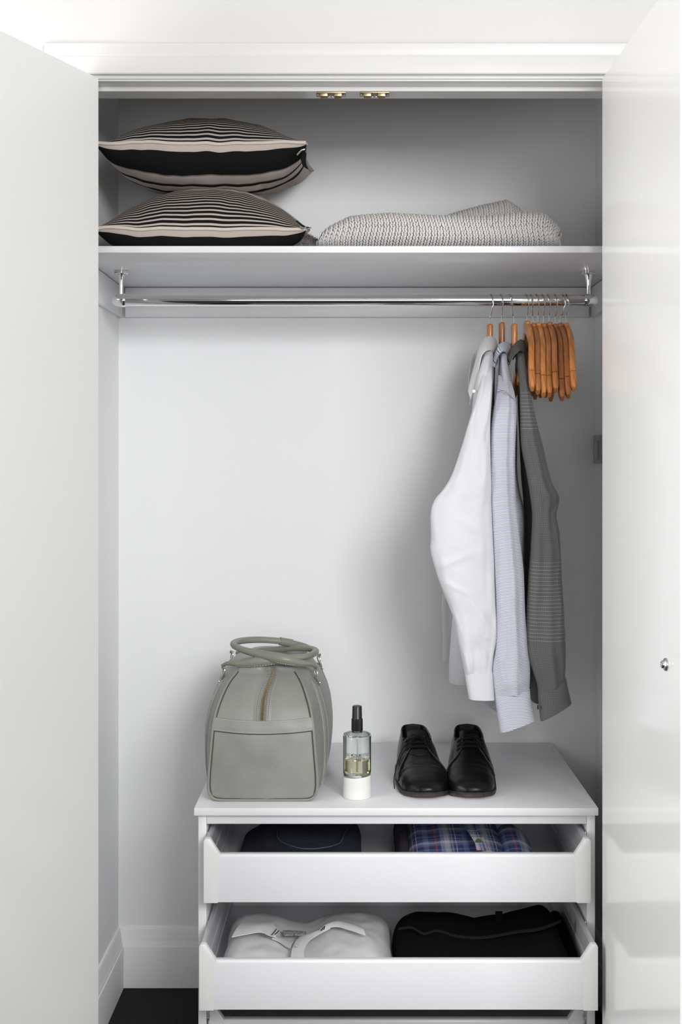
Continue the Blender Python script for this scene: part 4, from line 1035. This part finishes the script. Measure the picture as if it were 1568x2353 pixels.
# ------------------------------------------------------------------ SHOES
shoe_l = mat('black_shoe_leather', (.0035, .0034, .0032), .34, bump=.35, bscale=160, coat=.04, spec=.25)
shoe_d = mat('shoe_lining', (.008, .0075, .007), .75)
sole_m = mat('welt_leather', (.014, .011, .010), .5, var=.7, vscale=40)
sole_b = mat('outsole_brown', (.045, .026, .018), .6, var=.6, vscale=60)
lace_m = mat('lace_cord', (.004, .004, .004), .7, spec=.2)
SS = [0, .006, .02, .05, .085, .12, .15, .175, .195, .22, .25, .275, .288, .293]
SW = [.008, .028, .042, .0520, .0535, .0515, .0485, .0465, .0450, .0440, .0410, .0355, .024, .008]
SH = [.020, .029, .038, .047, .053, .061, .074, .088, .097, .104, .108, .114, .119, .119]
def shoe(px_c, mir, label):
    y0 = 2.522; xc = Xp(px_c, 2.60)
    t = thing('dress_shoe', label, 'shoe', (xc, y0+.14, TZ), 'pair of black lace-up shoes')
    def prm(s): return [float(np.interp(s, SS, a)) for a in (SW, SH)]
    def sm(s):
        e = .006; return sum(np.array(prm(min(.293, max(0, s+k)))) for k in (-e, 0, e))/3
    def cxs(s): return xc+mir*(.010*math.sin(min(1, s/.13)*math.pi)*-.5 + .012*(s/.29) - .006)
    def lift(s): return .007*max(0, 1-s/.07)**2+.011*0
    def spt(s, a, off=0):
        """a: -pi/2..pi/2 from left bottom over the top"""
        w_, h_ = sm(s)
        ex = np.interp(s, [0, .1, .15, .19, .29], [.75, .80, 1.0, 1.08, 1.0])
        nx, nzz = spow(math.sin(a), .72), max(0, math.cos(a))**(.75)
        # taper in towards the top near the instep
        taper = 1-(.08*np.interp(s, [.09, .17, .25, .29], [.0, .9, .75, .5]))*nzz**1.2
        base = .009+lift(s)
        cr_ = .0012*math.sin(s*260+2*nx)*math.exp(-((s-.085)/.018)**2)*nzz
        return Vector((cxs(s)+(w_+off)*nx*taper, y0+s, TZ+base+(h_-base+off)*nzz+cr_))
    SO = .182   # opening starts
    rows = []
    A = np.linspace(-math.pi/2, math.pi/2, 41)
    for s in list(np.linspace(0, .03, 10))+list(np.linspace(.036, SO, 34)):
        rows.append([spt(s, a) for a in A])
    for s in np.linspace(SO+.002, .293, 22):
        row = []
        lim = np.interp(s, [SO, SO+.012, .29], [.35, .72, .80])
        for a in A:
            if abs(a) >= lim: row.append(spt(s, a))
            elif s > .281:
                e = spt(s, math.copysign(lim, a)); ex_ = spt(s, lim); ew = spt(s, -lim); row.append(Vector((ew.x+(ex_.x-ew.x)*(a/lim+1)/2, e.y, e.z+.001)))
            else:
                e = spt(s, math.copysign(lim, a if a != 0 else 1)); f = abs(a)/lim
                ee = spt(s, lim); e0 = spt(s, -lim); mid = (ee+e0)/2
                x = mid.x+(e.x-mid.x)*(.92 if f > .85 else min(.9, f*1.1)); 
                z = e.z-.001 if f > .85 else TZ+.022
                row.append(Vector((x, e.y if s < .285 else e.y-.006, z)))
        rows.append(row)
    g = B(); g.grid(rows, cap=(True, False)); g.grid([rows[0], [Vector((p.x, p.y+.001, TZ+.0085+lift(0)*.9)) for p in rows[0]]]); up = g.build('upper', shoe_l, t, angle=60)
    # collar lining edge
    for s_ in (1,):
        e1 = [spt(s, np.interp(s, [SO, SO+.012, .29], [.35, .72, .80])) for s in np.linspace(SO+.006, .287, 20)]
        e2 = [spt(s, -np.interp(s, [SO, SO+.012, .29], [.35, .72, .80])) for s in np.linspace(.287, SO+.006, 20)]
        mid = (e1[-1]+e2[0])/2+Vector((0, .004, .001))
        g = B(); g.tube(e1+[mid]+e2, .0019, n=8); g.build('collar_edge', shoe_l, t)
    # sole: welt + outsole + heel
    def outl(ex_): 
        L, R_ = [], []
        for s in [0]+list(np.linspace(.002, .293, 44)):
            w_, _ = sm(s); L.append((cxs(s)-(w_+ex_), s)); R_.append((cxs(s)+(w_+ex_), s))
        return L, R_
    for nm, ex_, za, zb_, mm in (('welt', .0035, .0055, .0095, sole_m), ('outsole', .0022, .0005, .0055, sole_b)):
        L, R_ = outl(ex_); g = B(); rr_ = []
        for (xa, s), (xb, _) in zip(L, R_):
            y = y0+s-(.003 if s < .004 else 0); z_ = lift(s)*(.9)
            rr_.append([Vector((xa, y, TZ+za+z_)), Vector((xa, y, TZ+zb_+z_)), Vector((xb, y, TZ+zb_+z_)), Vector((xb, y, TZ+za+z_))])
        g.grid(rr_, closeu=True, cap=(True, True)); g.build(nm, mm, t, angle=40)
    # facings (derby quarters) lying over the vamp, each side
    for sd in (-1, 1):
        rr_, r2 = [], []
        for k in range(25):
            f = k/24; s_ = .088+f*.094
            top_a = float(np.interp(f, [0, .12, .35, .6, 1], [1.25, .95, .52, .24, .16]))*sd
            bot_a = 1.5*sd
            rr_.append([spt(s_, top_a+(bot_a-top_a)*q/10, .0022) for q in range(11)])
            r2.append([spt(s_, top_a, .0002)])
        g = B(); g.grid(rr_); g.grid([[r_[0] for r_ in rr_], [r_[0] for r_ in r2]]); g.grid([rr_[0], [spt(.088, 1.25*sd+(.25*sd)*q/10, 0) for q in range(11)]])
        fc = g.build('facing', shoe_l, t, angle=60)
        pe = [spt(.088+f*.094, float(np.interp(f, [0, .12, .35, .6, 1], [1.25, .95, .52, .24, .16]))*sd+.05*sd, .0026) for f in np.linspace(0, 1, 30)]
        g = B(); g.tube(pe, .0007, n=5); g.build('facing_seam', mat('seam_dark', (.06, .057, .05), .5), fc)
    # tongue
    g = B(); rr_ = [[spt(s_, a*(.40 if s_ > .135 else .40*max(.15, (s_-.114)/.021)), .0007)+Vector((0, 0, .002*max(0, (s_-.165)/.03))) for a in np.linspace(-1, 1, 9)] for s_ in np.linspace(.118, .200, 14)]
    g.grid(rr_); g.grid([[p-Vector((0, 0, .0015)) for p in r_] for r_ in rr_]); g.build('tongue', shoe_l, t, angle=60)
    # laces
    g = B()
    for s_ in (.146, .158, .170):
        g.tube([spt(s_, a, .0032+.0012*math.cos(a*3)) for a in np.linspace(-.50, .50, 9)], .0011, n=6)
        g.tube([spt(s_+.006*(a+.5), a, .0040) for a in np.linspace(-.45, .45, 9)], .0011, n=6)
    kn = spt(.172, 0, .006); g.tube([kn+Vector((.004*math.cos(a), .003*math.sin(a*2), .003*math.sin(a))) for a in np.linspace(0, 6.28, 12)], .0014, n=6)
    for sd in (-1, 1):
        lp = [kn, kn+Vector((sd*.009, .004, .004)), kn+Vector((sd*.018, -.004, .000)), kn+Vector((sd*.022, -.022, -.014)), kn+Vector((sd*.014, -.020, -.010)), kn+Vector((sd*.006, -.004, .001))]
        g.tube([Vector(p) for p in cr([tuple(p) for p in lp], 30)], .0011, n=6)
    if mir < 0:
        ends = [(968, 1672), (945, 1700), (925, 1722), (917, 1742), (911, 1765), (906, 1790), (907, 1812)]
        ds = [2.70, 2.66, 2.62, 2.60, 2.58, 2.57, 2.56]
        q = [tuple(kn)]+[tuple(P(a, c, d)) for (a, c), d in zip(ends[1:], ds[1:])]
        q[-1] = (q[-1][0], q[-1][1], TZ+.0125)
        g.tube([Vector(p) for p in cr(q, 50)], .0011, n=6)
        q = [tuple(kn)]+[tuple(P(a, c, d)) for a, c, d in ((945, 1705, 2.66), (928, 1728, 2.63), (918, 1748, 2.62), (917, 1760, 2.61))]
        g.tube([Vector(p) for p in cr(q, 30)], .0011, n=6)
    else:
        q = [tuple(kn), tuple(kn+Vector((.012, -.02, .002))), tuple(spt(.135, .55, .004)), tuple(spt(.12, .8, .003))]
        g.tube([Vector(p) for p in cr(q, 24)], .0011, n=6)
    g.build('laces', lace_m, t)
    g = B()
    for sd in (-1, 1):
        for s_ in (.146, .158, .170):
            c = spt(s_, .50*sd, .0026); g.tube([c+Vector((.0016*math.cos(a), .0014*math.sin(a), .0010*math.cos(a)*-sd)) for a in np.linspace(0, 6.28, 9)[:-1]], .0005, n=5, closed=True)
    g.build('eyelets', M['black'], t)
shoe(967, -1, 'left shoe of the black leather pair, laces trailing over its outer side')
shoe(1088, 1, 'right shoe of the black leather pair, nearest the hanging shirts')
